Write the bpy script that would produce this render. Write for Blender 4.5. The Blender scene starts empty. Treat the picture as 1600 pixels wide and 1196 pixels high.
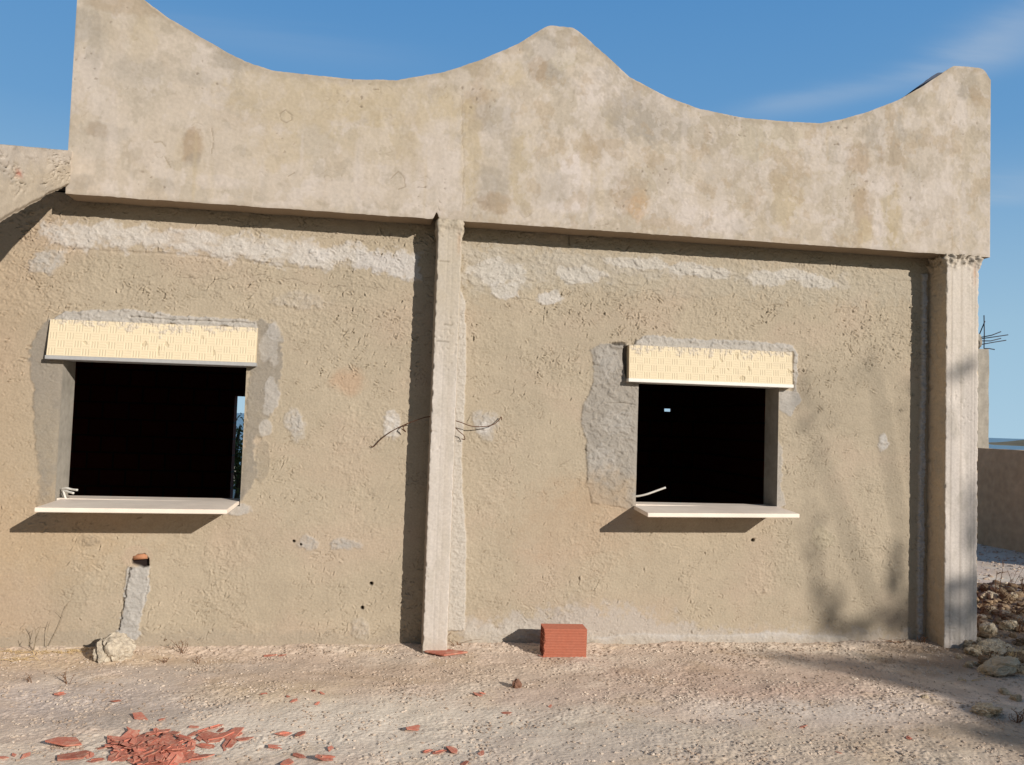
import bpy, bmesh, math, random
import numpy as np
from mathutils import Vector, Matrix

SC = bpy.context.scene
COL = SC.collection
PI = math.pi
rng = random.Random(11)

# ------------------------------------------------------------------ camera
F_PX, YAW, PITCH, ROLL = 1274.97, .147119, .048236, .032985
CZ, CD = 1.5986, 5.89357
IW, IH = 1600., 1196.
P = .2109                     # how far columns and parapet stand proud of the wall
TAZ, TEL = .76207, .46898     # towards the sun: (TAZ, -1, TEL)

def basis():
    f = np.array([math.sin(YAW)*math.cos(PITCH), math.cos(YAW)*math.cos(PITCH), math.sin(PITCH)])
    r0 = np.array([math.cos(YAW), -math.sin(YAW), 0.]); u0 = np.cross(r0, f)
    r = r0*math.cos(ROLL)+u0*math.sin(ROLL); u = -r0*math.sin(ROLL)+u0*math.cos(ROLL)
    return r, u, f
BR, BU, BF = basis()
CAM = np.array([0., -CD, CZ])
def ray(px, py): return BF+BR*(px-IW/2)/F_PX-BU*(py-IH/2)/F_PX
def at(px, py, Y=0.):                 # survey helper: a measured point on the plane y = Y
    d = ray(px, py); return CAM+d*((Y-CAM[1])/d[1])
def atz(px, py, Z=0.):
    d = ray(px, py); return CAM+d*((Z-CAM[2])/d[2])
def atx(px, py, X):
    d = ray(px, py); return CAM+d*((X-CAM[0])/d[0])

cam = bpy.data.cameras.new('camera'); co = bpy.data.objects.new('camera', cam); COL.objects.link(co)
cam.sensor_fit = 'HORIZONTAL'; cam.sensor_width = 36.; cam.lens = F_PX/IW*36.
cam.clip_start = .05; cam.clip_end = 150000.
m = Matrix(((BR[0], BU[0], -BF[0], CAM[0]), (BR[1], BU[1], -BF[1], CAM[1]), (BR[2], BU[2], -BF[2], CAM[2]), (0, 0, 0, 1)))
co.matrix_world = m
SC.camera = co

# ------------------------------------------------------------------ light
SUN = Vector((TAZ, -1, TEL)).normalized()
EL = math.asin(SUN.z)
sl = bpy.data.lights.new('sun', 'SUN'); so = bpy.data.objects.new('sun', sl); COL.objects.link(so)
sl.energy = 4.9; sl.angle = math.radians(.55); sl.color = (1., .925, .83)
so.rotation_euler = SUN.to_track_quat('Z', 'Y').to_euler(); so.location = SUN*40
W = bpy.data.worlds.new('World'); SC.world = W; W.use_nodes = True
nt = W.node_tree; N = nt.nodes; L = nt.links
bg = N['Background']; bg.inputs[1].default_value = .075
sky = N.new('ShaderNodeTexSky'); sky.sky_type = 'NISHITA'; sky.sun_disc = False
sky.sun_elevation = EL; sky.sun_rotation = math.atan2(TAZ, -1.); sky.altitude = 10
sky.air_density = 1.25; sky.dust_density = 0.; sky.ozone_density = 2.2
hs = N.new('ShaderNodeHueSaturation'); hs.inputs['Saturation'].default_value = .85
L.new(sky.outputs[0], hs.inputs['Color'])
# thin cirrus: noise on a high flat layer of air, only over the sea side of the sky
tc = N.new('ShaderNodeTexCoord'); sep = N.new('ShaderNodeSeparateXYZ'); L.new(tc.outputs['Generated'], sep.inputs[0])
def wm(op, a, b=None, clamp=False):
    n = N.new('ShaderNodeMath'); n.operation = op; n.use_clamp = clamp
    for i, v in enumerate((a, b)):
        if v is None: continue
        if isinstance(v, (int, float)): n.inputs[i].default_value = v
        else: L.new(v, n.inputs[i])
    return n.outputs[0]
zc = wm('MAXIMUM', sep.outputs[2], .03)
cx = wm('DIVIDE', sep.outputs[0], zc); cy = wm('DIVIDE', sep.outputs[1], zc)
cb = N.new('ShaderNodeCombineXYZ'); L.new(cx, cb.inputs[0]); L.new(cy, cb.inputs[1])
mp = N.new('ShaderNodeMapping'); L.new(cb.outputs[0], mp.inputs[0])
mp.inputs['Rotation'].default_value = (0, 0, math.radians(38)); mp.inputs['Scale'].default_value = (.42, 1.5, 1)
mp.inputs['Location'].default_value = (.35, .2, 0)
nz = N.new('ShaderNodeTexNoise'); L.new(mp.outputs[0], nz.inputs['Vector']); nz.inputs['Scale'].default_value = 1.1
nz.inputs['Detail'].default_value = 7; nz.inputs['Roughness'].default_value = .58; nz.inputs['Distortion'].default_value = .5
mr = N.new('ShaderNodeMapRange'); L.new(nz.outputs['Fac'], mr.inputs[0])
mr.inputs[1].default_value = .48; mr.inputs[2].default_value = .8; mr.inputs[3].default_value = 0; mr.inputs[4].default_value = .62
def wisp(p0, p1, width, amount):
    a, b = ray(*p0), ray(*p1); a, b = (a[0]/a[2], a[1]/a[2]), (b[0]/b[2], b[1]/b[2]); ln = math.hypot(b[0]-a[0], b[1]-a[1]); ux, uy = (b[0]-a[0])/ln, (b[1]-a[1])/ln
    dx, dy = wm('SUBTRACT', cx, a[0]), wm('SUBTRACT', cy, a[1])
    u = wm('ADD', wm('MULTIPLY', dx, ux/ln), wm('MULTIPLY', dy, uy/ln)); v = wm('ADD', wm('MULTIPLY', dx, -uy/width), wm('MULTIPLY', dy, ux/width))
    v = wm('ADD', v, wm('MULTIPLY', wm('SUBTRACT', nz.outputs['Fac'], .5), 3.2))
    g_ = wm('POWER', 2.718, wm('MULTIPLY', wm('MULTIPLY', v, v), -1.))
    r1 = N.new('ShaderNodeMapRange'); r1.interpolation_type = 'SMOOTHSTEP'; L.new(u, r1.inputs[0]); r1.inputs[1].default_value = -.35; r1.inputs[2].default_value = .5
    r2 = N.new('ShaderNodeMapRange'); r2.interpolation_type = 'SMOOTHSTEP'; L.new(u, r2.inputs[0]); r2.inputs[1].default_value = 2.6; r2.inputs[2].default_value = .9
    return wm('MULTIPLY', wm('MULTIPLY', g_, wm('MULTIPLY', r1.outputs[0], r2.outputs[0])), wm('MULTIPLY', wm('ADD', mr.outputs[0], .25), amount))
fac = wm('ADD', wm('ADD', wisp((1470, 118), (1600, 45), .12, .62), wisp((1170, 185), (1420, 128), .09, .38)), wm('ADD', wisp((1545, 320), (1610, 290), .3, .5), wisp((180, 30), (420, 70), .12, .16)), True)
mix = N.new('ShaderNodeMixRGB'); L.new(fac, mix.inputs[0]); L.new(hs.outputs[0], mix.inputs[1]); mix.inputs[2].default_value = (8.0, 8.6, 9.2, 1)
# clear pale blue air low over the sea, opposite the sun
hz = N.new('ShaderNodeMapRange'); hz.interpolation_type = 'SMOOTHSTEP'; L.new(sep.outputs[2], hz.inputs[0]); hz.inputs[1].default_value = .0; hz.inputs[2].default_value = .62; hz.inputs[3].default_value = .97; hz.inputs[4].default_value = .90
hy = N.new('ShaderNodeMapRange'); hy.interpolation_type = 'SMOOTHSTEP'; L.new(sep.outputs[1], hy.inputs[0]); hy.inputs[1].default_value = -.15; hy.inputs[2].default_value = .35
hr = N.new('ShaderNodeValToRGB'); L.new(sep.outputs[2], hr.inputs[0]); e = hr.color_ramp.elements
e[0].position = 0.; e[0].color = (.40, .60, .75, 1); e[1].position = .5; e[1].color = (.083, .268, .575, 1)
k = e.new(.12); k.color = (.33, .53, .70, 1); k = e.new(.32); k.color = (.14, .34, .62, 1)
hb = N.new('ShaderNodeVectorMath'); hb.operation = 'SCALE'; hb.inputs['Scale'].default_value = 13.3; L.new(hr.outputs[0], hb.inputs[0])
m2 = N.new('ShaderNodeMixRGB'); L.new(wm('MULTIPLY', hz.outputs[0], hy.outputs[0]), m2.inputs[0]); L.new(hs.outputs[0], m2.inputs[1]); L.new(hb.outputs[0], m2.inputs[2]); L.new(m2.outputs[0], mix.inputs[1])
L.new(mix.outputs[0], bg.inputs[0])
vs = SC.view_settings; vs.view_transform = 'Standard'; vs.look = 'None'; vs.exposure = 0.; vs.gamma = 1; vs.use_curve_mapping = False
SC.cycles.max_bounces = 8; SC.cycles.use_denoising = True

# ------------------------------------------------------------------ numpy noise
def _hash(ix, iy, seed):
    h = (ix.astype(np.int64)*374761393+iy.astype(np.int64)*668265263+seed*974634643) & 0xFFFFFFFF
    h = ((h ^ (h >> 13))*1274126177) & 0xFFFFFFFF
    return (h ^ (h >> 16)) & 0xFFFFFFFF
def gn(x, y, seed=0):                  # gradient noise, about -1..1
    x = np.asarray(x, dtype=np.float64); y = np.asarray(y, dtype=np.float64)
    x0 = np.floor(x); y0 = np.floor(y); fx = x-x0; fy = y-y0
    x0 = x0.astype(np.int64); y0 = y0.astype(np.int64)
    u = fx*fx*fx*(fx*(fx*6-15)+10); v = fy*fy*fy*(fy*(fy*6-15)+10)
    def g(ix, iy, dx, dy):
        a = _hash(ix, iy, seed)*(2*PI/4294967296.); return np.cos(a)*dx+np.sin(a)*dy
    a = g(x0, y0, fx, fy); b = g(x0+1, y0, fx-1, fy); c = g(x0, y0+1, fx, fy-1); d = g(x0+1, y0+1, fx-1, fy-1)
    return ((a+(b-a)*u)+((c+(d-c)*u)-(a+(b-a)*u))*v)*1.5
def fbm(x, y, octs=4, seed=0, gain=.5):
    s = 0; a = 1.; n = 0.
    for i in range(octs):
        s = s+a*gn(x*2**i+i*17.3, y*2**i-i*9.1, seed+i*31); n += a; a *= gain
    return s/n
def sst(a, b, x):
    t = np.clip((x-a)/(b-a), 0, 1); return t*t*(3-2*t)
def lin(*c):                           # sRGB 0..255 to linear
    r = np.array(c, float)/255.; return np.where(r <= .04045, r/12.92, ((r+.055)/1.055)**2.4)

# ------------------------------------------------------------------ materials
def mat(name, col=(.5, .5, .5), rough=.9, attr=False, var=.12, vscale=60., bump=.3, bscale=180., metal=0., det=6, bdist=.002, tint=None):
    m = bpy.data.materials.new(name); m.use_nodes = True; t = m.node_tree; n = t.nodes; l = t.links
    b = n['Principled BSDF']; b.inputs['Roughness'].default_value = rough; b.inputs['Metallic'].default_value = metal
    b.inputs['Specular IOR Level'].default_value = .25
    co_ = n.new('ShaderNodeTexCoord')
    z = n.new('ShaderNodeTexNoise'); l.new(co_.outputs['Object'], z.inputs['Vector']); z.inputs['Scale'].default_value = vscale; z.inputs['Detail'].default_value = det
    r = n.new('ShaderNodeMapRange'); l.new(z.outputs['Fac'], r.inputs[0]); r.inputs[1].default_value = .25; r.inputs[2].default_value = .75
    r.inputs[3].default_value = 1-var; r.inputs[4].default_value = 1+var
    mx = n.new('ShaderNodeMixRGB'); mx.blend_type = 'MULTIPLY'; mx.inputs[0].default_value = 1.
    if attr:
        a = n.new('ShaderNodeAttribute'); a.attribute_name = 'paint'; l.new(a.outputs['Color'], mx.inputs[1])
    elif tint is not None:
        z2 = n.new('ShaderNodeTexNoise'); l.new(co_.outputs['Object'], z2.inputs['Vector']); z2.inputs['Scale'].default_value = vscale*.22; z2.inputs['Detail'].default_value = 4
        cr = n.new('ShaderNodeValToRGB'); l.new(z2.outputs['Fac'], cr.inputs[0])
        cr.color_ramp.elements[0].position = .35; cr.color_ramp.elements[1].position = .65
        cr.color_ramp.elements[0].color = (*col, 1); cr.color_ramp.elements[1].color = (*tint, 1); l.new(cr.outputs[0], mx.inputs[1])
    else:
        mx.inputs[1].default_value = (*col, 1)
    l.new(r.outputs[0], mx.inputs[2]); l.new(mx.outputs[0], b.inputs['Base Color'])
    if bump > 0:
        z3 = n.new('ShaderNodeTexNoise'); l.new(co_.outputs['Object'], z3.inputs['Vector']); z3.inputs['Scale'].default_value = bscale; z3.inputs['Detail'].default_value = 4
        bp = n.new('ShaderNodeBump'); bp.inputs['Strength'].default_value = bump; bp.inputs['Distance'].default_value = bdist
        l.new(z3.outputs['Fac'], bp.inputs['Height']); l.new(bp.outputs[0], b.inputs['Normal'])
    return m

M = {}
M['plaster'] = mat('rough_plaster', attr=True, rough=.95, var=.10, vscale=90, bump=.35, bscale=230)
M['parapet'] = mat('smooth_render', attr=True, rough=.92, var=.07, vscale=45, bump=.25, bscale=160)
M['concrete'] = mat('board_marked_concrete', attr=True, rough=.92, var=.10, vscale=70, bump=.35, bscale=190)
M['soil'] = mat('dusty_soil', attr=True, rough=1., var=.16, vscale=120, bump=.5, bscale=260, bdist=.003)
M['reveal'] = mat('cement_reveal', tuple(lin(140, 134, 124)), .92, var=.12, vscale=25, bump=.3, bscale=120, tint=tuple(lin(158, 151, 140)))
M['shaded_wall'] = mat('old_render', tuple(lin(182, 152, 118)), .95, var=.16, vscale=9, bump=.3, bscale=80, tint=tuple(lin(198, 166, 130)))
M['eps'] = mat('cream_polystyrene', tuple(lin(240, 220, 172)), .75, var=.03, vscale=30, bump=.12, bscale=300, bdist=.001)
M['rail'] = mat('dull_aluminium', tuple(lin(170, 170, 170)), .45, var=.08, vscale=40, bump=0, metal=.05)
M['white_rail'] = mat('white_painted_rail', tuple(lin(228, 224, 216)), .4, var=.03, vscale=40, bump=0)
M['marble'] = mat('cream_marble', tuple(lin(230, 216, 202)), .5, var=.06, vscale=10, bump=.05, bscale=90, tint=tuple(lin(240, 228, 214)))
M['terracotta'] = mat('fired_clay', tuple(lin(172, 104, 82)), .85, var=.10, vscale=40, bump=.25, bscale=200, tint=tuple(lin(172, 106, 85)))
M['shard'] = mat('broken_clay', tuple(lin(186, 110, 90)), .9, var=.14, vscale=30, bump=.3, bscale=150, tint=tuple(lin(194, 126, 108)))
def vary(m, amt):                       # each copy a little lighter or darker, as broken clay is
    t = m.node_tree; n = t.nodes; l = t.links; b = n['Principled BSDF']; src = b.inputs['Base Color'].links[0].from_socket
    oi = n.new('ShaderNodeObjectInfo'); r = n.new('ShaderNodeMapRange'); l.new(oi.outputs['Random'], r.inputs[0]); r.inputs[3].default_value = 1-amt; r.inputs[4].default_value = 1+amt
    mx = n.new('ShaderNodeMixRGB'); mx.blend_type = 'MULTIPLY'; mx.inputs[0].default_value = 1.; l.new(src, mx.inputs[1]); l.new(r.outputs[0], mx.inputs[2])
    d = n.new('ShaderNodeTexNoise'); tc_ = n.new('ShaderNodeTexCoord'); l.new(tc_.outputs['Object'], d.inputs['Vector']); d.inputs['Scale'].default_value = 2.5; d.inputs['Detail'].default_value = 5
    r2 = n.new('ShaderNodeMapRange'); l.new(d.outputs['Fac'], r2.inputs[0]); r2.inputs[1].default_value = .5; r2.inputs[2].default_value = .7; r2.inputs[4].default_value = .55
    m3 = n.new('ShaderNodeMixRGB'); l.new(r2.outputs[0], m3.inputs[0]); l.new(mx.outputs[0], m3.inputs[1]); m3.inputs[2].default_value = (*lin(206, 170, 146), 1); l.new(m3.outputs[0], b.inputs['Base Color'])
vary(M['shard'], .22)
M['limestone'] = mat('pale_limestone', tuple(lin(170, 158, 142)), .95, var=.2, vscale=24, bump=.7, bscale=60, bdist=.006, tint=tuple(lin(204, 192, 172)))
M['rubble_stone'] = mat('dusty_stone', tuple(lin(186, 166, 138)), .95, var=.22, vscale=3.5, bump=.6, bscale=9, bdist=.03, tint=tuple(lin(210, 194, 168)))
M['clod'] = mat('earthy_clod', tuple(lin(122, 100, 78)), .98, var=.3, vscale=20, bump=.7, bscale=60, bdist=.006, tint=tuple(lin(150, 128, 102)))
M['gravel'] = mat('small_stones', tuple(lin(166, 146, 128)), .95, var=.3, vscale=14, bump=0, tint=tuple(lin(202, 187, 171)))
M['straw'] = mat('dry_straw', tuple(lin(196, 172, 130)), .85, var=.15, vscale=60, bump=0)
M['twig'] = mat('brown_twig', tuple(lin(112, 82, 60)), .9, var=.2, vscale=60, bump=0)
M['grey_twig'] = mat('grey_twig', tuple(lin(140, 126, 106)), .9, var=.2, vscale=60, bump=0)
M['rust'] = mat('rusty_wire', tuple(lin(96, 66, 48)), .8, var=.25, vscale=90, bump=0, metal=.2)
M['rebar'] = mat('dark_steel', tuple(lin(62, 62, 70)), .7, var=.2, vscale=60, bump=0, metal=.3)
M['conduit'] = mat('grey_plastic_tube', tuple(lin(206, 202, 194)), .5, var=.05, vscale=60, bump=0)
M['back_shade'] = mat('blue_grey_shade', tuple(lin(64, 72, 92)), .7, var=.15, vscale=60, bump=.2)  # blue-grey shade of the parapet's far side, put into the colour
M['hole_clay'] = mat('raw_clay', tuple(lin(176, 126, 96)), .9, var=.12, vscale=40, bump=.3)
M['dark_room'] = mat('darkened_ceiling', tuple(lin(70, 62, 54)), .95, var=.2, vscale=8, bump=0)  # colour darkened to keep the unlit interior black
M['leaf'] = mat('dull_green_leaf', tuple(lin(92, 106, 58)), .7, var=.25, vscale=5, bump=0, tint=tuple(lin(126, 132, 70)))
M['bark'] = mat('grey_bark', tuple(lin(104, 88, 72)), .95, var=.25, vscale=20, bump=.6, bscale=40, bdist=.01)
M['scrub'] = mat('coastal_scrub', tuple(lin(120, 108, 78)), 1., var=.3, vscale=.02, bump=0, tint=tuple(lin(148, 128, 98)))

def brick_mat():
    m = bpy.data.materials.new('hollow_brick_courses'); m.use_nodes = True; t = m.node_tree; n = t.nodes; l = t.links
    b = n['Principled BSDF']; b.inputs['Roughness'].default_value = .95
    tc_ = n.new('ShaderNodeTexCoord'); mp_ = n.new('ShaderNodeMapping'); l.new(tc_.outputs['Object'], mp_.inputs[0]); mp_.inputs['Rotation'].default_value = (PI/2, 0, 0)
    br = n.new('ShaderNodeTexBrick'); l.new(mp_.outputs[0], br.inputs['Vector']); br.inputs['Scale'].default_value = 1.
    br.inputs['Brick Width'].default_value = .31; br.inputs['Row Height'].default_value = .21; br.inputs['Mortar Size'].default_value = .012
    br.inputs['Color1'].default_value = (*lin(128, 72, 54), 1); br.inputs['Color2'].default_value = (*lin(112, 64, 50), 1); br.inputs['Mortar'].default_value = (*lin(78, 72, 66), 1)
    l.new(br.outputs['Color'], b.inputs['Base Color']); return m
M['room_brick'] = brick_mat()

def water_mat():
    m = bpy.data.materials.new('sea_water'); m.use_nodes = True; t = m.node_tree; n = t.nodes; l = t.links
    b = n['Principled BSDF']; b.inputs['Roughness'].default_value = .28; b.inputs['Base Color'].default_value = (.035, .085, .13, 1)
    tc_ = n.new('ShaderNodeTexCoord'); z = n.new('ShaderNodeTexNoise'); l.new(tc_.outputs['Object'], z.inputs['Vector']); z.inputs['Scale'].default_value = .35; z.inputs['Detail'].default_value = 5
    bp = n.new('ShaderNodeBump'); bp.inputs['Strength'].default_value = .5; bp.inputs['Distance'].default_value = .3; l.new(z.outputs['Fac'], bp.inputs['Height']); l.new(bp.outputs[0], b.inputs['Normal'])
    return m
M['sea'] = water_mat()

# ------------------------------------------------------------------ object helpers
def tag(o, label=None, cat=None, group=None, kind=None):
    if label: o['label'] = label
    if cat: o['category'] = cat
    if group: o['group'] = group
    if kind: o['kind'] = kind
    return o
def empty(name, loc=(0, 0, 0), rz=0.):
    o = bpy.data.objects.new(name, None); COL.objects.link(o); o.location = loc; o.rotation_euler = (0, 0, rz); o.empty_display_size = .1; return o
def link(name, me, material=None, parent=None):
    o = bpy.data.objects.new(name, me); COL.objects.link(o)
    if material and not len(me.materials): me.materials.append(material)
    if parent: o.parent = parent
    return o
def np_mesh(name, V, Q, colors=None, smooth=True, T=None):
    """V (n,3); Q (m,4) quads; optional T (k,3) triangles."""
    me = bpy.data.meshes.new(name); V = np.ascontiguousarray(V, dtype=np.float32)
    Q = np.asarray(Q, dtype=np.int32).reshape(-1, 4); nq = len(Q)
    T = np.zeros((0, 3), np.int32) if T is None else np.asarray(T, dtype=np.int32).reshape(-1, 3); ntr = len(T)
    me.vertices.add(len(V)); me.vertices.foreach_set('co', V.ravel())
    me.loops.add(nq*4+ntr*3); me.loops.foreach_set('vertex_index', np.concatenate([Q.ravel(), T.ravel()]).astype(np.int32))
    me.polygons.add(nq+ntr)
    st = np.concatenate([np.arange(nq)*4, nq*4+np.arange(ntr)*3]).astype(np.int32)
    me.polygons.foreach_set('loop_start', st)
    sm = np.zeros(nq+ntr, dtype=bool); sm[:] = smooth; me.polygons.foreach_set('use_smooth', sm)
    me.update(calc_edges=True)
    if colors is not None:
        a = me.attributes.new('paint', 'FLOAT_COLOR', 'POINT'); c = np.ones((len(V), 4), np.float32); c[:, :3] = colors; a.data.foreach_set('color', c.ravel())
    return me
def grid_quads(nx, nz):
    i = np.arange(nx-1)[None, :]+np.arange(nz-1)[:, None]*nx
    return np.stack([i, i+1, i+nx+1, i+nx], -1).reshape(-1, 4)

class MB:
    def __init__(s): s.v = []; s.f = []
    def add(s, v, f):
        k = len(s.v); s.v += [tuple(map(float, q)) for q in v]; s.f += [tuple(i+k for i in q) for q in f]
    def box(s, a, b):
        x0, y0, z0 = a; x1, y1, z1 = b
        s.add([(x0, y0, z0), (x1, y0, z0), (x1, y1, z0), (x0, y1, z0), (x0, y0, z1), (x1, y0, z1), (x1, y1, z1), (x0, y1, z1)],
              [(0, 3, 2, 1), (4, 5, 6, 7), (0, 1, 5, 4), (1, 2, 6, 5), (2, 3, 7, 6), (3, 0, 4, 7)])
    def prism(s, bot, top):
        n = len(bot); s.add(list(bot)+list(top), [tuple(range(n))[::-1], tuple(range(n, 2*n))]+[(i, (i+1) % n, n+(i+1) % n, n+i) for i in range(n)])
    def tube(s, pts, r, n=8, taper=1.):
        pts = [Vector(p) for p in pts]; rings = []
        up = Vector((.13, .21, .97))
        for i, p in enumerate(pts):
            d = (pts[min(i+1, len(pts)-1)]-pts[max(i-1, 0)]).normalized()
            if abs(d.dot(up)) > .97: up = Vector((1, .1, 0))
            a = d.cross(up).normalized(); b = d.cross(a).normalized()
            rr = r*(1+(taper-1)*i/max(1, len(pts)-1))
            rings.append([p+a*rr*math.cos(2*PI*k/n)+b*rr*math.sin(2*PI*k/n) for k in range(n)])
        v = [q for g in rings for q in g]; f = []
        for i in range(len(pts)-1):
            for k in range(n): f.append((i*n+k, i*n+(k+1) % n, (i+1)*n+(k+1) % n, (i+1)*n+k))
        f.append(tuple(range(n))); f.append(tuple(range((len(pts)-1)*n, len(pts)*n))[::-1]); s.add(v, f)
    def mesh(s, name, smooth=False, bevel=0., segs=2, fixn=True):
        me = bpy.data.meshes.new(name); me.from_pydata(s.v, [], s.f)
        bm = bmesh.new(); bm.from_mesh(me)
        if fixn: bmesh.ops.recalc_face_normals(bm, faces=bm.faces)
        if bevel > 0: bmesh.ops.bevel(bm, geom=bm.edges[:], offset=bevel, segments=segs, affect='EDGES')
        for f in bm.faces: f.smooth = smooth
        bm.to_mesh(me); bm.free(); return me
    def build(s, name, material, parent=None, **k): return link(name, s.mesh(name, **k), material, parent)

def spline(pts, k=8):
    P_ = [Vector(p) for p in pts]; P_ = [P_[0]*2-P_[1]]+P_+[P_[-1]*2-P_[-2]]; out = []
    for i in range(1, len(P_)-2):
        a, b, c, d = P_[i-1:i+3]
        for j in range(k):
            t = j/k; out.append(.5*((2*b)+(c-a)*t+(2*a-5*b+4*c-d)*t*t+(3*b-a-3*c+d)*t**3))
    out.append(P_[-2]); return out

class Paint:
    """stain and relief layers over a vertical face: X, Z in metres, px/py are survey coordinates of the stain's middle."""
    def __init__(s, X, Z, base, Y=0., seed=0):
        s.X, s.Z, s.Y = X, Z, Y; s.C = np.empty(X.shape+(3,)); s.C[:] = base; s.h = np.zeros(X.shape); s.pm = np.zeros(X.shape)
        s.n1 = fbm(X*9+3, Z*9, 4, seed+5); s.n2 = fbm(X*28+1, Z*28+7, 3, seed+9)
    def tint(s, m, c, a=1.):
        m = (np.clip(m, 0, 1)*a)[..., None]; s.C = s.C*(1-m)+np.asarray(c)*m
    def ell(s, px, py, rx, ry, rough=.5, soft=.15, rot=0.):
        c = at(px, py, s.Y); dx = (s.X-c[0])*216.; dz = (s.Z-c[2])*216.
        if rot: dx, dz = dx*math.cos(rot)+dz*math.sin(rot), -dx*math.sin(rot)+dz*math.cos(rot)
        d = np.sqrt((dx/rx)**2+(dz/ry)**2)+rough*(s.n1*.8+s.n2*.35); return 1-sst(1-soft, 1+soft, d)
    def poly(s, pts, soft=.012, rough=.03):
        q = [at(x, y, s.Y) for x, y in pts]; xs = [p[0] for p in q]; zs = [p[2] for p in q]; out = np.zeros(s.X.shape)
        sel = (s.X > min(xs)-.15) & (s.X < max(xs)+.15) & (s.Z > min(zs)-.15) & (s.Z < max(zs)+.15)
        x = s.X[sel]; z = s.Z[sel]; best = np.full(x.shape, 1e9); ins = np.zeros(x.shape, bool); n = len(q)
        for i in range(n):
            ax, az, bx, bz = xs[i], zs[i], xs[(i+1) % n], zs[(i+1) % n]; ex, ez = bx-ax, bz-az
            t = np.clip(((x-ax)*ex+(z-az)*ez)/(ex*ex+ez*ez+1e-12), 0, 1)
            best = np.minimum(best, np.hypot(x-ax-t*ex, z-az-t*ez))
            c = (az > z) != (bz > z); ins ^= c & (x < (bx-ax)*(z-az)/(bz-az+1e-12)+ax)
        sd = np.where(ins, -best, best)+rough*(s.n1[sel]*1.2+s.n2[sel]*.7); out[sel] = 1-sst(-soft, soft, sd); return out
    def line(s, pts, w=.006, rough=.012):
        q = [at(x, y, s.Y) for x, y in pts]; best = np.full(s.X.shape, 1e9)
        xs = [p[0] for p in q]; zs = [p[2] for p in q]
        sel = (s.X > min(xs)-.1) & (s.X < max(xs)+.1) & (s.Z > min(zs)-.1) & (s.Z < max(zs)+.1)
        x = s.X[sel]+rough*s.n2[sel]; z = s.Z[sel]+rough*s.n1[sel]; b = np.full(x.shape, 1e9)
        for i in range(len(q)-1):
            ax, az, bx, bz = xs[i], zs[i], xs[i+1], zs[i+1]; ex, ez = bx-ax, bz-az
            t = np.clip(((x-ax)*ex+(z-az)*ez)/(ex*ex+ez*ez+1e-12), 0, 1); b = np.minimum(b, np.hypot(x-ax-t*ex, z-az-t*ez))
        best[sel] = b; return 1-sst(w*.5, w*1.3, best)

# ================================================================== BUILDING
B = empty('concrete_building', (0, 0, 0))
tag(B, 'unfinished grey concrete building with scalloped parapet and two open windows', 'building')

XL, XR, ZB, ZT = -3.4, 4.46, -.14, 3.06
WIN = {'a': (-2.195, -1.0, .955, 2.0), 'b': (1.83, 2.945, .99, 2.0)}   # x0, x1, z0, z1 openings
THICK = .22

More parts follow.
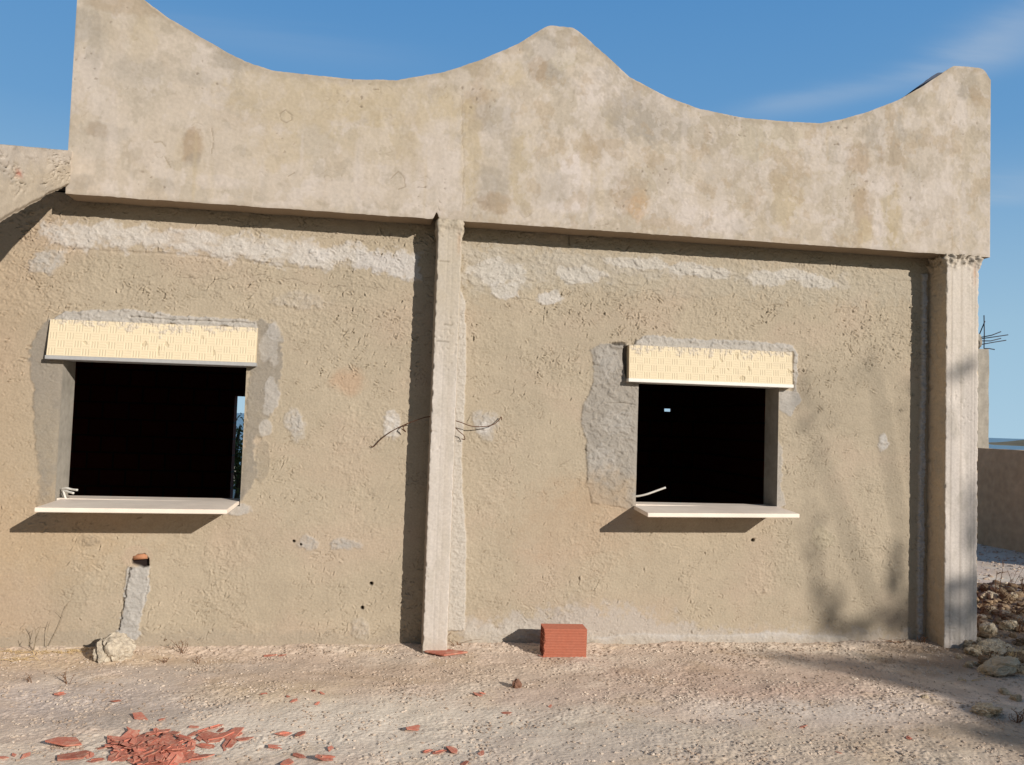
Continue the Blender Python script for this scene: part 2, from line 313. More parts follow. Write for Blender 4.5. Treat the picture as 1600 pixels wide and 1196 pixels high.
def build_wall():
    st = .0052
    xs = np.arange(XL, XR+st*.5, st); zs = np.arange(ZB, ZT+st*.5, st)
    for w in WIN.values():           # snap grid lines to the openings
        for k in (0, 1): i = np.abs(xs-w[k]).argmin(); xs[i] = w[k]
        for k in (2, 3): i = np.abs(zs-w[k]).argmin(); zs[i] = w[k]
    X, Z = np.meshgrid(xs, zs); nx, nz = len(xs), len(zs)
    p = Paint(X, Z, lin(196, 179, 147), 0., 3)
    low = fbm(X*.7, Z*.9+4, 3, 40)
    p.C *= (1+.10*fbm(X*1.6+9, Z*1.6, 4, 41)+.07*p.n1)[..., None]
    p.tint(sst(-.05, .5, fbm(X*1.3, Z*2.0+2, 4, 44)), lin(204, 181, 150), .55)       # warmer clouds
    p.tint(sst(.1, .55, fbm(X*2.1+5, Z*1.7, 4, 47)), lin(186, 170, 139), .5)         # greener grey clouds
    p.tint(sst(-1.9, -2.7, X), lin(196, 164, 124), .4)
    # ---- relief: floated render with drag marks
    wx = X+.020*gn(X*7, Z*9, 50)+.006*gn(X*31, Z*33, 51); wz = Z+.020*gn(X*8+5, Z*8, 52)+.006*gn(X*33, Z*30, 53)
    h = .0028*fbm(X*3, Z*3, 3, 55)+.0013*p.n1
    rough_up = sst(1.7, 2.7, Z)
    act = sst(-.12, .35, fbm(X*2.3, Z*2.3, 3, 60)+.28*rough_up-.06)
    for k, (fx, fz, amp, th, sg) in enumerate([(6, 11, .0020, .14, 61), (11, 20, .0022, .2, 66), (15, 8, .0018, .24, 71), (22, 36, .0022, .24, 76), (36, 28, .0018, .22, 81)]):
        n = fbm(wx*fx+k*7.7, wz*fz-k*3.1, 3, sg); gm = np.clip(act*.9+.35*gn(X*4+k*3, Z*4, sg+3), 0, 1)
        h += amp*gm*sst(th-.022, th+.022, n)
    # scratches left by the trowel: narrow torn grooves
    n = gn(wx*17+.6*wz*17, wz*30, 90); rid = 1-np.abs(n)
    gm = sst(.12, .42, fbm(X*5.5+2, Z*5.5, 3, 93)+.12*rough_up)
    cut = sst(.945, .985, rid)*gm; h -= .006*cut
    n = gn(wx*26-.5*wz*26, wz*18, 96); gm2 = sst(.2, .5, fbm(X*7-2, Z*6, 3, 98)+.1*rough_up)
    cut2 = sst(.945, .985, 1-np.abs(n))*gm2; h -= .0055*cut2
    p.tint(np.maximum(cut, cut2), lin(140, 120, 92), .45)  # groove colour darkened as well, standing in for shade in the creases
    h += .0011*sst(.0, .5, gn(wx*46, wz*60, 99))*sst(-.1, .3, fbm(X*3.3, Z*3.1, 2, 101))
    h += .0013*gn(X*88, Z*88, 103)+.0012*gn(X*52, Z*66, 104)*(.5+act)
    # fine shrinkage cracks high on the wall
    for q in [[(130, 440), (240, 433), (330, 437), (420, 431), (520, 449), (640, 453)], [(300, 420), (330, 436), (345, 470)], [(560, 430), (600, 452)], [(725, 450), (830, 470), (905, 456)],
              [(250, 408), (270, 440)], [(960, 470), (1010, 452), (1090, 466)], [(1160, 470), (1230, 480)]]:
        c = p.line(q, .0028, .035)*sst(-.35, .15, gn(X*7, Z*7, 105)); h -= .004*c; p.tint(c, lin(120, 104, 82), .5)
    sw = fbm(X*1.6+4, Z*1.6, 3, 120); h += .0016*sst(-.05, .4, sw)*gn(wx*2.6+.9*wz, wz*21+wx*2.2*gn(X*.5, Z*.5, 121), 122)+.0014*sst(-.05, .4, -sw)*gn((wx+wz)*13, (wx-wz)*3.2, 123)
    # torn strokes: the float dragged and lifted the render here and there
    R = np.random.RandomState(77); cnt = 0
    while cnt < 4600:
        x0 = R.uniform(-2.9, 4.2); z0 = R.uniform(.0, 2.95); up_ = z0 > 1.75
        if R.rand() > (.95 if up_ else .45)*(.10+1.25*sst(-.05, .35, float(fbm(np.array([x0*1.9]), np.array([z0*1.9]), 3, 106)[0]))): continue
        cnt += 1; ln = R.uniform(.004, .015)*(2.4 if R.rand() < .08 else 1); th = R.choice([R.normal(-.55, .35), R.normal(.05, .3), R.normal(1.1, .4)]); am = R.uniform(.0035, .0125)*(1.2 if up_ else .8); w_ = R.uniform(.0026, .0036) if R.rand() < .72 else R.uniform(.0036, .0055); kv = R.uniform(-7, 7)
        i0, i1 = np.searchsorted(xs, [x0-.07, x0+.07]); j0, j1 = np.searchsorted(zs, [z0-.07, z0+.07])
        dx = X[j0:j1, i0:i1]-x0; dz = Z[j0:j1, i0:i1]-z0; u = dx*math.cos(th)+dz*math.sin(th); v = -dx*math.sin(th)+dz*math.cos(th)-kv*u*u+.009*p.n2[j0:j1, i0:i1]
        env = np.exp(-(u/ln)**4); h[j0:j1, i0:i1] += am*env*(-v/w_)*np.exp(.5-(v/w_)**2*.5)*.8
        if w_ < .0032: k_ = (env*np.exp(-(v/(w_*.7))**2)*.4)[..., None]; p.C[j0:j1, i0:i1] = p.C[j0:j1, i0:i1]*(1-k_)+lin(120, 102, 78)*k_  # thin strokes get crease shade painted into the colour
    p.h = h
    pale = lin(226, 218, 205); grey = lin(164, 154, 138); lgrey = lin(202, 194, 181)
    def patch(mask, col, a, raise_=.003, tex=.003, f=26):
        p.pm = np.maximum(p.pm, mask*a); p.tint(mask, col, a); p.tint(mask*sst(.0, .5, p.n1), col*.86, a*.6); p.tint(mask*sst(.1, .6, p.n2), np.minimum(col*1.12, 1), a*.5)
        p.h = p.h*(1-.55*mask)+mask*(raise_*.8+tex*.55*fbm(wx*f*.5, wz*f*.8, 4, 110)+tex*.55*sst(.06, .12, fbm(wx*f*.35, wz*f*.6, 3, 113))+tex*.45*sst(.1, .16, fbm(wx*f*.9, wz*f*1.2, 3, 116)))+.009*(mask*(1-mask))*sst(-.3, .3, p.n2)
    # pale making-good band under the parapet
    mk = (.45+.55*sst(-.2, .2, fbm(X*7, Z*14, 5, 118)+.2))*p.poly([(70, 352), (120, 347), (250, 360), (450, 376), (655, 398), (655, 436), (600, 424), (545, 412), (490, 422), (455, 416), (400, 407), (300, 397), (200, 386), (110, 388), (75, 380)], .030, .075)
    patch(mk, pale, .72, .005, .006); p.tint(p.poly([(560, 392), (655, 402), (655, 436), (560, 418)], .02, .05), pale*.9, .6)
    c = p.poly([(110, 388), (300, 397), (455, 416), (490, 422), (490, 426), (440, 420), (300, 402), (110, 392)], .006, .02); p.h -= .006*c
    mk = (.35+.65*sst(-.2, .25, fbm(X*5, Z*9, 4, 119)))*p.poly([(722, 383), (860, 392), (1000, 405), (1200, 425), (1330, 434), (1330, 448), (1290, 456), (1240, 440), (1170, 446), (1120, 430), (1060, 436), (1000, 430), (930, 440), (880, 436), (820, 440), (740, 455), (722, 440)], .02, .09)
    patch(mk, lin(208, 197, 178), .55, .003, .005)
    for q in [(775, 425, 42, 20), (858, 467, 22, 11), (790, 455, 22, 14), (1070, 420, 30, 12), (1110, 427, 26, 12), (1200, 436, 34, 13), (1275, 442, 36, 12), (1240, 430, 40, 9), (1000, 412, 60, 9), (905, 430, 40, 14)]:
        patch(p.ell(*q, rough=.8), pale, .75, .003, .005)
    patch(p.poly([(722, 375), (1440, 425), (1440, 470), (1300, 470), (900, 450), (722, 470)], .06, .12), lin(196, 186, 164), .35, .001, .006)
    # cement around the left window
    patch(p.poly([(76, 500), (56, 520), (44, 560), (52, 620), (55, 680), (62, 760), (60, 790), (100, 790), (120, 560), (90, 500)], .010, .03), grey, .9, .004, .002, 14)
    patch(p.poly([(372, 790), (386, 775), (402, 740), (400, 690), (412, 672), (430, 640), (438, 600), (444, 545), (436, 515), (412, 500), (395, 505), (392, 580)], .010, .035), grey, .85, .004, .003, 14)
    patch(p.ell(422, 540, 15, 30, 1.0), lgrey, .5, .003, .003); patch(p.ell(424, 622, 11, 26, 1.0), lgrey, .7, .004, .004); patch(p.ell(415, 668, 10, 12), lgrey, .8); patch(p.ell(428, 520, 10, 12), lgrey*.92, .6)
    patch(p.ell(370, 796, 22, 9, .6), lgrey, .9, .004); patch(p.ell(410, 720, 10, 30, .6), grey*.85, .4)
    mk = p.poly([(84, 498), (100, 488), (180, 486), (200, 483), (240, 490), (330, 496), (400, 503), (402, 514), (80, 503)], .006, .02); patch(mk, lgrey, .9, .016, .010, 20)
    c = p.line([(205, 496), (260, 500), (330, 503), (398, 506)], .006, .01); p.h -= .012*c
    # cement around the right window
    patch(p.poly([(925, 548), (938, 537), (1000, 540), (1000, 800), (968, 792), (926, 784), (917, 750), (916, 690), (907, 655), (914, 628), (927, 600)], .007, .016), lin(176, 167, 153), .92, .004, .009, 18)
    c = p.line([(942, 631), (968, 630), (992, 633)], .005, .008); p.h -= .008*c
    c = p.line([(958, 537), (975, 538)], .012, .02); p.h -= .010*c; p.tint(c, lin(60, 52, 44), .8)
    for q in [(950, 565, 18, 22), (940, 720, 22, 26), (965, 660, 26, 18)]: patch(p.ell(*q, rough=.9), lin(192, 184, 171), .5, .004, .008)
    mk = p.poly([(992, 536), (1008, 524), (1060, 530), (1120, 531), (1180, 534), (1240, 540), (1246, 560), (1244, 612), (1238, 612), (1238, 552), (990, 544)], .006, .018); patch(mk, lgrey, .9, .012, .008, 20)
    patch(p.poly([(1216, 610), (1246, 612), (1252, 626), (1240, 640), (1236, 652), (1226, 646), (1218, 640)], .006, .014), lgrey, .9, .003)
    patch(p.poly([(1213, 690), (1222, 700), (1220, 760), (1228, 790), (1212, 796)], .008, .02), lgrey, .6)
    void = p.poly([(973, 541), (985, 540), (984, 596), (978, 592), (976, 575), (971, 560)], .004, .008); p.h -= .035*void; p.tint(void, lin(120, 108, 92), .8)  # gap beside the box also coloured darker, in place of its shade
    # making-good spots
    for px, py, rx, ry, c_, a in [(463, 661, 13, 20, lgrey, .85), (612, 664, 11, 19, pale, .85), (757, 664, 17, 19, lgrey, .8), (757, 668, 8, 8, pale, .9), (483, 848, 13, 10, lgrey*.92, .8), (537, 851, 18, 8, lgrey*.92, .85),
                                  (1380, 690, 8, 15, pale, .9), (141, 844, 13, 8, grey, .7), (70, 408, 20, 15, lgrey, .8), (1285, 840, 20, 16, lin(196, 182, 152), .6), (1150, 620, 20, 16, lgrey, .15),
                                  (565, 985, 12, 14, lgrey, .3), (470, 470, 30, 12, lgrey, .25), (500, 400, 14, 8, pale, .6)]:
        patch(p.ell(px, py, rx*1.08, ry*1.08, 1.15, .22)*(.55+.45*sst(-.35, .1, p.n2+p.n1*.5)), c_, a, .004, .007)
    p.tint(p.ell(545, 597, 24, 18, .6, .5), lin(204, 166, 128), .5); p.tint(p.ell(940, 780, 60, 40, .8, .6), lin(196, 168, 128), .35); p.tint(p.ell(900, 820, 90, 60, .8, .7), lin(200, 166, 128), .3)
    p.tint(p.ell(200, 700, 200, 60, .8, .8), lin(200, 180, 140), .2); p.tint(p.ell(60, 830, 120, 60, .8, .8), lin(206, 176, 132), .4)
    p.tint(p.ell(540, 735, 60, 26, .8, .7), lin(206, 182, 150), .35)
    # damp skirting
    p.tint(p.poly([(722, 972), (850, 958), (900, 946), (1000, 955), (1110, 985), (1440, 990), (1440, 1030), (722, 1030)], .05, .10), lin(204, 194, 176), .6)
    mk = p.poly([(915, 997), (1000, 990), (1120, 993), (1200, 987), (1320, 996), (1335, 1012), (900, 1012)], .006, .012); patch(mk, lin(216, 208, 196), .9, .012, .004)
    patch(p.poly([(722, 985), (800, 978), (850, 985), (900, 976), (930, 1000), (925, 1015), (722, 1015)], .03, .07), lin(212, 202, 184), .6, .004, .006)
    p.tint(p.poly([(0, 990), (250, 985), (640, 992), (640, 1030), (0, 1030)], .03, .06), lin(178, 164, 138), .5)
    p.tint(sst(.10, -.02, Z+.06*p.n1), lin(190, 172, 142), .5)
    # mortar fillet against the right flank of the middle pillar and beside the end pillar
    mk = p.poly([(712, 440), (726, 470), (728, 560), (725, 640), (721, 710), (722, 765), (728, 840), (727, 931), (726, 985), (690, 985), (690, 440)], .005, .010); patch(mk, lin(212, 202, 186), .95, .014, .005, 60)
    mk = p.poly([(1439, 430), (1447, 430), (1446, 480), (1443, 700), (1440, 1000), (1431, 1000), (1433, 800), (1438, 620)], .004, .014); patch(mk, lin(206, 202, 196), .95, .022, .012, 34)
    # chase hacked below the left window and filled again
    mk = p.poly([(202, 888), (222, 882), (236, 886), (234, 905), (228, 940), (220, 968), (214, 1000), (184, 1000), (186, 975), (194, 940), (200, 915)], .005, .024); patch(mk, lin(199, 193, 182), .95, .004, .006, 26)
    c = p.line([(205, 890), (199, 915), (192, 945), (186, 985)], .006, .022); p.h -= .012*c; p.tint(c, lin(64, 52, 40), .7)
    c = p.line([(234, 890), (232, 915), (222, 960)], .004, .014); p.h -= .006*c
    p.tint(p.ell(214, 868, 20, 16, .4), lin(202, 180, 148), .8)
    hole = p.poly([(206, 876), (214, 867), (226, 866), (232, 874), (233, 884), (224, 887), (216, 884), (206, 881)], .004, .006)
    p.h = p.h*(1-hole)-hole*.030; p.tint(hole, lin(46, 34, 26), 1.)  # shallow hollow coloured near black, standing in for the unlit void
    # drilled holes
    for q in [(580, 912, 2.6), (566, 950, 2.6), (459, 846, 2.0), (1176, 844, 2.6), (470, 851, 1.6)]:
        mk = p.ell(q[0], q[1], q[2], q[2], .1, .2); p.h -= .03*mk; p.tint(mk, lin(60, 48, 36), 1.)  # hole insides coloured dark to stand in for their shade
    # torn lumps
    for k in range(150):
        a = at(rng.uniform(0, 1440), rng.uniform(380, 560) if rng.random() < .6 else rng.uniform(560, 1000)); s_ = rng.uniform(.006, .016)
        d2 = ((X-a[0])/s_)**2; sel = (np.abs(X-a[0]) < s_*3) & (np.abs(Z-a[2]) < s_*3)
        p.h[sel] += rng.uniform(-.006, .005)*np.exp(-d2[sel]-((Z[sel]-a[2])/(s_*rng.uniform(.5, 1.4)))**2)
    # settle the relief to zero at the openings
    for w in WIN.values():
        dx = np.maximum(np.maximum(w[0]-X, X-w[1]), 0); dz = np.maximum(np.maximum(w[2]-Z, Z-w[3]), 0)
        p.h *= .25+.75*sst(0, .03, np.hypot(dx, dz))
    Y = -p.h-.004
    V = np.stack([X, Y, Z], -1).reshape(-1, 3); Q = grid_quads(nx, nz)
    cxm = V[Q].mean(1); keep = np.ones(len(Q), bool); extraV = []; extraQ = []; C = p.C.reshape(-1, 3); base = len(V)
    Q2 = []
    for w in WIN.values():
        keep &= ~((cxm[:, 0] > w[0]) & (cxm[:, 0] < w[1]) & (cxm[:, 2] > w[2]) & (cxm[:, 2] < w[3]))
    me = np_mesh('wall', V, Q[keep], np.clip(C*(np.array([.69, .712, .825])*(1-p.pm.reshape(-1, 1))+np.array([.675, .69, .735])*p.pm.reshape(-1, 1)), .01, .9))
    o = link('wall', me, M['plaster'], B)
    # reveals
    for w in WIN.values():
        i0, i1 = [int(np.abs(xs-w[k]).argmin()) for k in (0, 1)]; j0, j1 = [int(np.abs(zs-w[k]).argmin()) for k in (2, 3)]
        loop = [(j0, i) for i in range(i0, i1)]+[(j, i1) for j in range(j0, j1)]+[(j1, i) for i in range(i1, i0, -1)]+[(j, i0) for j in range(j1, j0, -1)]
        ring = np.array([[X[a], Y[a], Z[a]] for a in loop]); n = len(ring); depth = np.linspace(0, 1, 12)
        vv = []
        for t in depth:
            r = ring.copy(); r[:, 1] = ring[:, 1]*(1-t)+THICK*t
            if 0 < t < 1: r[:, 0] += .0015*gn(r[:, 2]*20, r[:, 1]*20+t, 7); r[:, 2] += .0015*gn(r[:, 0]*20, r[:, 1]*20, 8)
            vv.append(r)
        vv = np.concatenate(vv); q = []
        for k in range(len(depth)-1):
            a = np.arange(n); q.append(np.stack([k*n+a, k*n+(a+1) % n, (k+1)*n+(a+1) % n, (k+1)*n+a], -1))
        link('window_reveal', np_mesh('window_reveal', vv, np.concatenate(q)), M['reveal'], B)
    return p
build_wall()

# wall core, roof, floor and the dark rooms behind
core = MB()
a, b = WIN['a'], WIN['b']
g = .004
for x0, x1, z0, z1 in [(-7., a[0]-g, -.3, 3.), (a[0]-g, a[1]+g, -.3, a[2]-g), (a[0]-g, a[1]+g, a[3]+g, 3.), (a[1]+g, b[0]-g, -.3, 3.), (b[0]-g, b[1]+g, -.3, b[2]-g), (b[0]-g, b[1]+g, b[3]+g, 3.), (b[1]+g, 4.40, -.3, 3.)]:
    core.box((x0, .035 if x0 > -7 else .035, z0), (x1, THICK+.012, z1))
core.build('wall_core', M['room_brick'], B)
out_l = MB(); out_l.box((-7., -.004, -.3), (XL-.002, .03, 3.)); out_l.build('wall', M['shaded_wall'], B)
roof = MB(); roof.box((-7., THICK+.02, 3.02), (4.42, 7.2, 3.2)); roof.box((-7.0, 0.0, 3.07), (4.4, THICK+.02, 3.2)); roof.build('roof', M['dark_room'], B)
room = MB()
slit = at(363, 700, 5.); DX = slit[0]; dt = at(367, 619, 5.)[2]
room.box((-7., THICK+.014, -.2), (4.40, 7., .04))                                         # floor
room.box((-7., THICK+.014, 2.92), (4.40, 7.2, 3.015))                                     # ceiling
hx0, hz0 = at(1038, 643.2, 5.)[0], at(1038, 643.2, 5.)[2]; hx1, hz1 = at(1049, 639, 5.)[0], at(1049, 639, 5.)[2]
room.box((-7., 5., .04), (DX, 5.2, 2.92)); room.box((DX, 5., dt), (DX+.95, 5.2, 2.92))
room.box((DX+.95, 5., .04), (hx0, 5.05, 2.92)); room.box((hx0, 5., .04), (hx1, 5.05, hz0)); room.box((hx0, 5., hz1), (hx1, 5.05, 2.92)); room.box((hx1, 5., .04), (4.40, 5.05, 2.92))
room.box((-7.2, THICK+.014, .04), (-7., 5.2, 2.92)); room.box((4.2, THICK+.014, -.3), (4.40, 5.2, 2.92)); room.box((.27, THICK+.014, .04), (.47, 5., 2.92))
room.build('room_wall', M['room_brick'], B)

# ---- pillars
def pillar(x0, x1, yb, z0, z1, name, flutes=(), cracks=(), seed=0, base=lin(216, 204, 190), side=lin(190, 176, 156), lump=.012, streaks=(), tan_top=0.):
    st = .006
    def run(a, b): n = max(2, int(round(math.hypot(b[0]-a[0], b[1]-a[1])/st))); return [(a[0]+(b[0]-a[0])*i/n, a[1]+(b[1]-a[1])*i/n) for i in range(n)]
    c = .006; y0 = -P
    pts = run((x0, yb), (x0, y0+c))+run((x0, y0+c), (x0+c, y0))+run((x0+c, y0), (x1-c, y0))+run((x1-c, y0), (x1, y0+c))+run((x1, y0+c), (x1, yb))+[(x1, yb)]
    pts = np.array(pts); n = len(pts); tg = np.gradient(pts, axis=0); nr = np.stack([tg[:, 1], -tg[:, 0]], 1); nr /= np.linalg.norm(nr, axis=1)[:, None]+1e-9
    zs = np.arange(z0, z1, st); s = np.arange(n)*st; S, Z = np.meshgrid(s, zs); PX = np.broadcast_to(pts[:, 0], S.shape); front = np.broadcast_to((np.abs(pts[:, 1]-y0) < .003), S.shape)
    h = .0020*fbm(S*6, Z*1.2, 3, seed)+.0010*gn(S*40, Z*40, seed+3)+.0003*gn(S*80, Z*9, seed+4)
    n1 = fbm(S*9, Z*9, 4, seed+6); n2 = fbm(S*5, Z*2.2, 4, seed+7)
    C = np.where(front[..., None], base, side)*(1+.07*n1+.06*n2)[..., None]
    for fx, w, d in flutes:
        k = np.exp(-((PX-(x0+(x1-x0)*fx)+.002*gn(Z*3, Z*0+fx*9, seed+9))/w)**2)*front; h -= d*k; C *= (1-.16*np.clip(k, 0, 1)*np.clip(d/.003, 0, 1)*(1+n1))[..., None]
    for fx, w, c_, a_ in streaks:
        k = (np.exp(-((PX-(x0+(x1-x0)*fx))/w)**2)*front*(.7+.5*n2)*a_)[..., None]; C = C*(1-k)+c_*k
    for zc_, f0, f1 in cracks:
        xx0, xx1 = x0+(x1-x0)*f0, x0+(x1-x0)*f1
        k = np.exp(-((Z-zc_+.006*gn(PX*30, Z*0, 3))/.0045)**2)*((PX >= xx0) & (PX <= xx1))*front; h -= .007*k; C *= (1-.5*k)[..., None]
    holes = sst(.44, .52, gn(S*45, Z*38, seed+12)*sst(.0, .3, gn(S*4, Z*3, seed+13))); h -= .004*holes
    edge = np.minimum(np.abs(PX-x0), np.abs(PX-x1)) < .012
    h -= edge*.006*sst(.15, .5, gn(S*20, Z*16, seed+15)); h += edge*.003*gn(S*9, Z*30, seed+16)
    top = sst(z1-.13, z1-.05, Z+.04*gn(S*14, Z*9, seed+17)); h += top*(.010+lump*fbm(S*20, Z*20, 4, seed+18)*1.6); C = C*(1-.5*top[..., None])+lin(176, 162, 140)*(.5*top[..., None])*(1+.3*n1[..., None])
    rust = np.exp(-((PX-(x0+(x1-x0)*.87))/.014)**2)*sst(z1-.33, z1-.13, Z)*(1-top)*front*np.clip(.7+n1, 0, 1); C = C*(1-.85*rust[..., None])+lin(190, 128, 76)*.85*rust[..., None]
    if tan_top: k = (sst(z1-1.25, z1-.5, Z+.25*n2)*(.75+.3*n1))[..., None]*tan_top; C = C*(1-k)+lin(196, 182, 156)*k
    sp_ = sst(.05, .3, fbm(S*7, Z*3.2, 4, seed+21))[..., None]*.35; C = C*(1-sp_)+lin(196, 186, 168)*sp_
    foot = sst(z0+.26, z0+.14, Z+.05*n1); C = C*(1-.35*foot[..., None])+lin(196, 178, 150)*.35*foot[..., None]
    V = np.stack([PX+nr[:, 0]*h, np.broadcast_to(pts[:, 1], S.shape)+nr[:, 1]*h, Z], -1).reshape(-1, 3)
    return link(name, np_mesh(name, V, grid_quads(n, len(zs)), np.clip(C*np.array([.755, .76, .80]), .02, .9).reshape(-1, 3)), M['concrete'], B)
X0, X1 = at(677.4, 517, -P)[0], at(719.8, 474, -P)[0]
X0, X1 = .282, .456
zc_ = lambda x, y: at(x, y, -P)[2]
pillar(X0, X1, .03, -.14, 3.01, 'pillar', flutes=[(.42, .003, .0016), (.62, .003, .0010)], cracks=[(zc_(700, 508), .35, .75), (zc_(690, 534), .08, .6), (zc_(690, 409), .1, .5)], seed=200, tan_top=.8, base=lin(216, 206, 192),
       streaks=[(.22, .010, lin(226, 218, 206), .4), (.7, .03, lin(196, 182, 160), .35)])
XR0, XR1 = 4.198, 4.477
pillar(XR0, XR1, .03, -.2, 3.01, 'pillar', flutes=[(.17, .003, .0030), (.46, .012, .0010), (.66, .016, .0007), (.77, .004, .0018), (.87, .003, .0024)], seed=230, tan_top=.35, base=lin(228, 217, 203), side=lin(226, 204, 172), lump=.034,  # side colour made lighter and warmer to stand in for bounced light
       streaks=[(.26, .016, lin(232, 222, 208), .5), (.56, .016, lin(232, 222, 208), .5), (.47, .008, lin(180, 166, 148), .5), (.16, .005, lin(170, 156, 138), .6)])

# ---- parapet: scalloped upstand
TOP = [(60, -95), (112, -66), (160, -58), (185, -32), (225, 0), (262, 27.6), (308, 55), (353, 81), (386, 97.5), (425, 110.5), (474, 116), (555, 124.5), (620, 125.5), (694, 113), (755, 92.6), (809, 69), (851, 43), (860, 40), (897, 44), (910, 54), (944, 84),
       (984, 121), (1042, 151.6), (1092, 170), (1158, 184), (1226, 190), (1281, 193), (1320, 185.6), (1359, 174), (1405, 156), (1444, 133.6), (1489, 103.4), (1494, 103), (1535, 107), (1541, 113), (1548, 127), (1552, 127)]
PXL, PXR = -2.165, 4.566; PY0, PY1 = -P-.003, -.03
tp = np.array([at(x, y, PY0)[[0, 2]] for x, y in TOP])
def top_z(x): return np.interp(x, tp[:, 0], tp[:, 1])
def build_parapet():
    st = .0065; xs = np.linspace(PXL, PXR, int((PXR-PXL)/st)); nz = 210; t = np.linspace(0, 1, nz)
    zt = top_z(xs); zt = np.convolve(np.pad(zt, 4, 'edge'), np.ones(9)/9, 'valid')*.7+zt*.3; zt += .003*gn(xs*9, xs*0, 300)+.002*gn(xs*34, xs*0, 301)
    zb = 3.0+.004*gn(xs*5, xs*0, 303)+.004*np.minimum(gn(xs*22, xs*0+2, 304), 0)
    nb = np.exp(-((xs-.268)/.016)**2)*.05; zb += nb
    X = np.broadcast_to(xs, (nz, len(xs))).copy(); Z = zb+(zt-zb)*t[:, None]
    p = Paint(X, Z, lin(212, 198, 176), PY0, 20)
    big = fbm(X*1.1, Z*1.5, 4, 310); mid = fbm(X*3.2+.2*p.n1, Z*2.2+4+.2*p.n2, 5, 320, .58); fine = fbm(X*12, Z*8, 4, 330)
    p.C *= (1+.05*big+.05*fine)[..., None]
    p.tint(sst(-.15, .35, fbm(X*1.5+3, Z*1.2, 4, 335)), lin(207, 192, 165), .5)
    p.tint(sst(.08, .22, mid), lin(196, 184, 162), .55); p.tint(sst(.10, .16, fbm(X*3.6+7, Z*2.6, 5, 340, .6)), lin(222, 210, 194), .5)
    p.tint(sst(.16, .3, fbm(X*6+1, Z*5, 5, 345, .6)), lin(184, 172, 150), .5)
    br = lin(178, 154, 122); gy = lin(180, 170, 152); ye = lin(204, 186, 150); wh = lin(228, 216, 202)
    rel = sst(-.3, .7, (X-.3)/1.5)
    for q, c_, a_ in [((300, 228, 15, 25), br, .7), ((304, 250, 10, 12), gy*.8, .5), ((152, 205, 14, 10), br, .55), ((172, 208, 30, 14), gy, .5), ((215, 110, 40, 20), gy, .35), ((222, 62, 18, 34), ye, .35), ((200, 8, 50, 16), br, .45), ((130, 40, 28, 22), gy, .6), ((150, 70, 12, 34), gy, .5),
                      ((360, 95, 30, 14), gy, .7), ((305, 122, 22, 12), gy, .4), ((128, 285, 22, 12), gy, .6), ((255, 290, 20, 12), gy, .35), ((340, 285, 40, 10), wh, .4), ((480, 160, 110, 40), ye, .5), ((430, 235, 40, 30), ye, .4), ((610, 160, 90, 40), ye, .4), ((595, 225, 60, 30), ye, .35),
                      ((540, 300, 60, 20), wh, .3), ((690, 260, 36, 70), wh, .45), ((745, 165, 22, 38), br, .55), ((770, 185, 36, 26), gy, .6), ((700, 165, 34, 22), ye, .4), ((735, 245, 16, 80), ye, .6), ((815, 270, 22, 60), ye, .6), ((770, 290, 24, 34), gy, .7), ((775, 318, 26, 16), br*.95, .55),
                      ((855, 95, 34, 36), gy, .75), ((842, 110, 14, 20), br, .6), ((880, 95, 20, 16), lin(206, 194, 168), .7), ((800, 118, 22, 20), ye, .5), ((875, 60, 40, 16), gy, .4), ((950, 118, 20, 16), gy, .5), ((1000, 185, 56, 36), gy, .85), ((990, 150, 22, 22), gy*.88, .7), ((1040, 200, 40, 26), gy, .6), ((930, 225, 16, 34), br, .45),
                      ((898, 285, 28, 42), wh, .85), ((865, 300, 28, 30), gy, .65), ((870, 325, 20, 10), wh, .6), ((960, 140, 60, 30), wh, .35), ((985, 305, 30, 34), br, .45), ((1000, 320, 18, 22), lin(208, 168, 116), .45), ((1065, 340, 60, 22), wh, .45), ((1130, 345, 40, 18), wh, .5), ((1155, 355, 18, 12), gy, .5),
                      ((1130, 260, 40, 60), gy, .3), ((1100, 205, 40, 30), gy, .3), ((1225, 310, 30, 44), ye, .65), ((1212, 280, 14, 26), br, .4), ((1190, 215, 60, 40), lin(204, 192, 164), .45), ((1340, 245, 22, 26), br, .55), ((1385, 215, 42, 40), gy*.97, .6), ((1395, 255, 24, 36), br, .5), ((1350, 330, 18, 46), br, .5), ((1352, 370, 14, 30), ye, .6), ((1392, 330, 18, 46), ye*.95, .65), ((1393, 372, 9, 22), ye*.9, .7),
                      ((1371, 290, 24, 18), wh, .6), ((1372, 350, 10, 30), wh, .6), ((1460, 290, 40, 90), wh, .45), ((1490, 170, 34, 30), wh, .3), ((1515, 135, 24, 24), gy*.9, .7), ((1525, 150, 12, 18), br, .5), ((1440, 220, 12, 14), gy, .5), ((1432, 270, 20, 16), gy, .35), ((1510, 300, 10, 50), gy, .3), ((1420, 155, 30, 12), gy, .5)]:
        mk = p.ell(*q, rough=.75, soft=.28); p.tint(mk, c_, a_); p.h += .0008*mk
    # day joint in the render and drips
    c = p.line([(722, 150), (722, 200), (725, 260), (722, 330)], .004, .012); p.h -= .0015*c; p.tint(c, lin(170, 152, 122), .5)
    for k in range(46):
        x = rng.uniform(130, 1530); y = rng.uniform(190, 360); l_ = rng.uniform(15, 70); c = p.ell(x, y, rng.uniform(2, 7), l_, .35, .5); p.tint(c, (gy, ye, wh)[k % 3], .28)
    # weathered top edge
    dtop = zt-Z; p.tint(1-sst(.012, .06, dtop+.03*p.n1), lin(172, 158, 134), .5); p.tint((1-sst(.05, .2, dtop+.12*mid))*sst(-.1, .4, big+.3*mid), lin(180, 166, 140), .5)
    p.tint((1-sst(.004, .016, dtop+.006*p.n2))*sst(-.1, .2, fine), lin(214, 196, 168), .6)
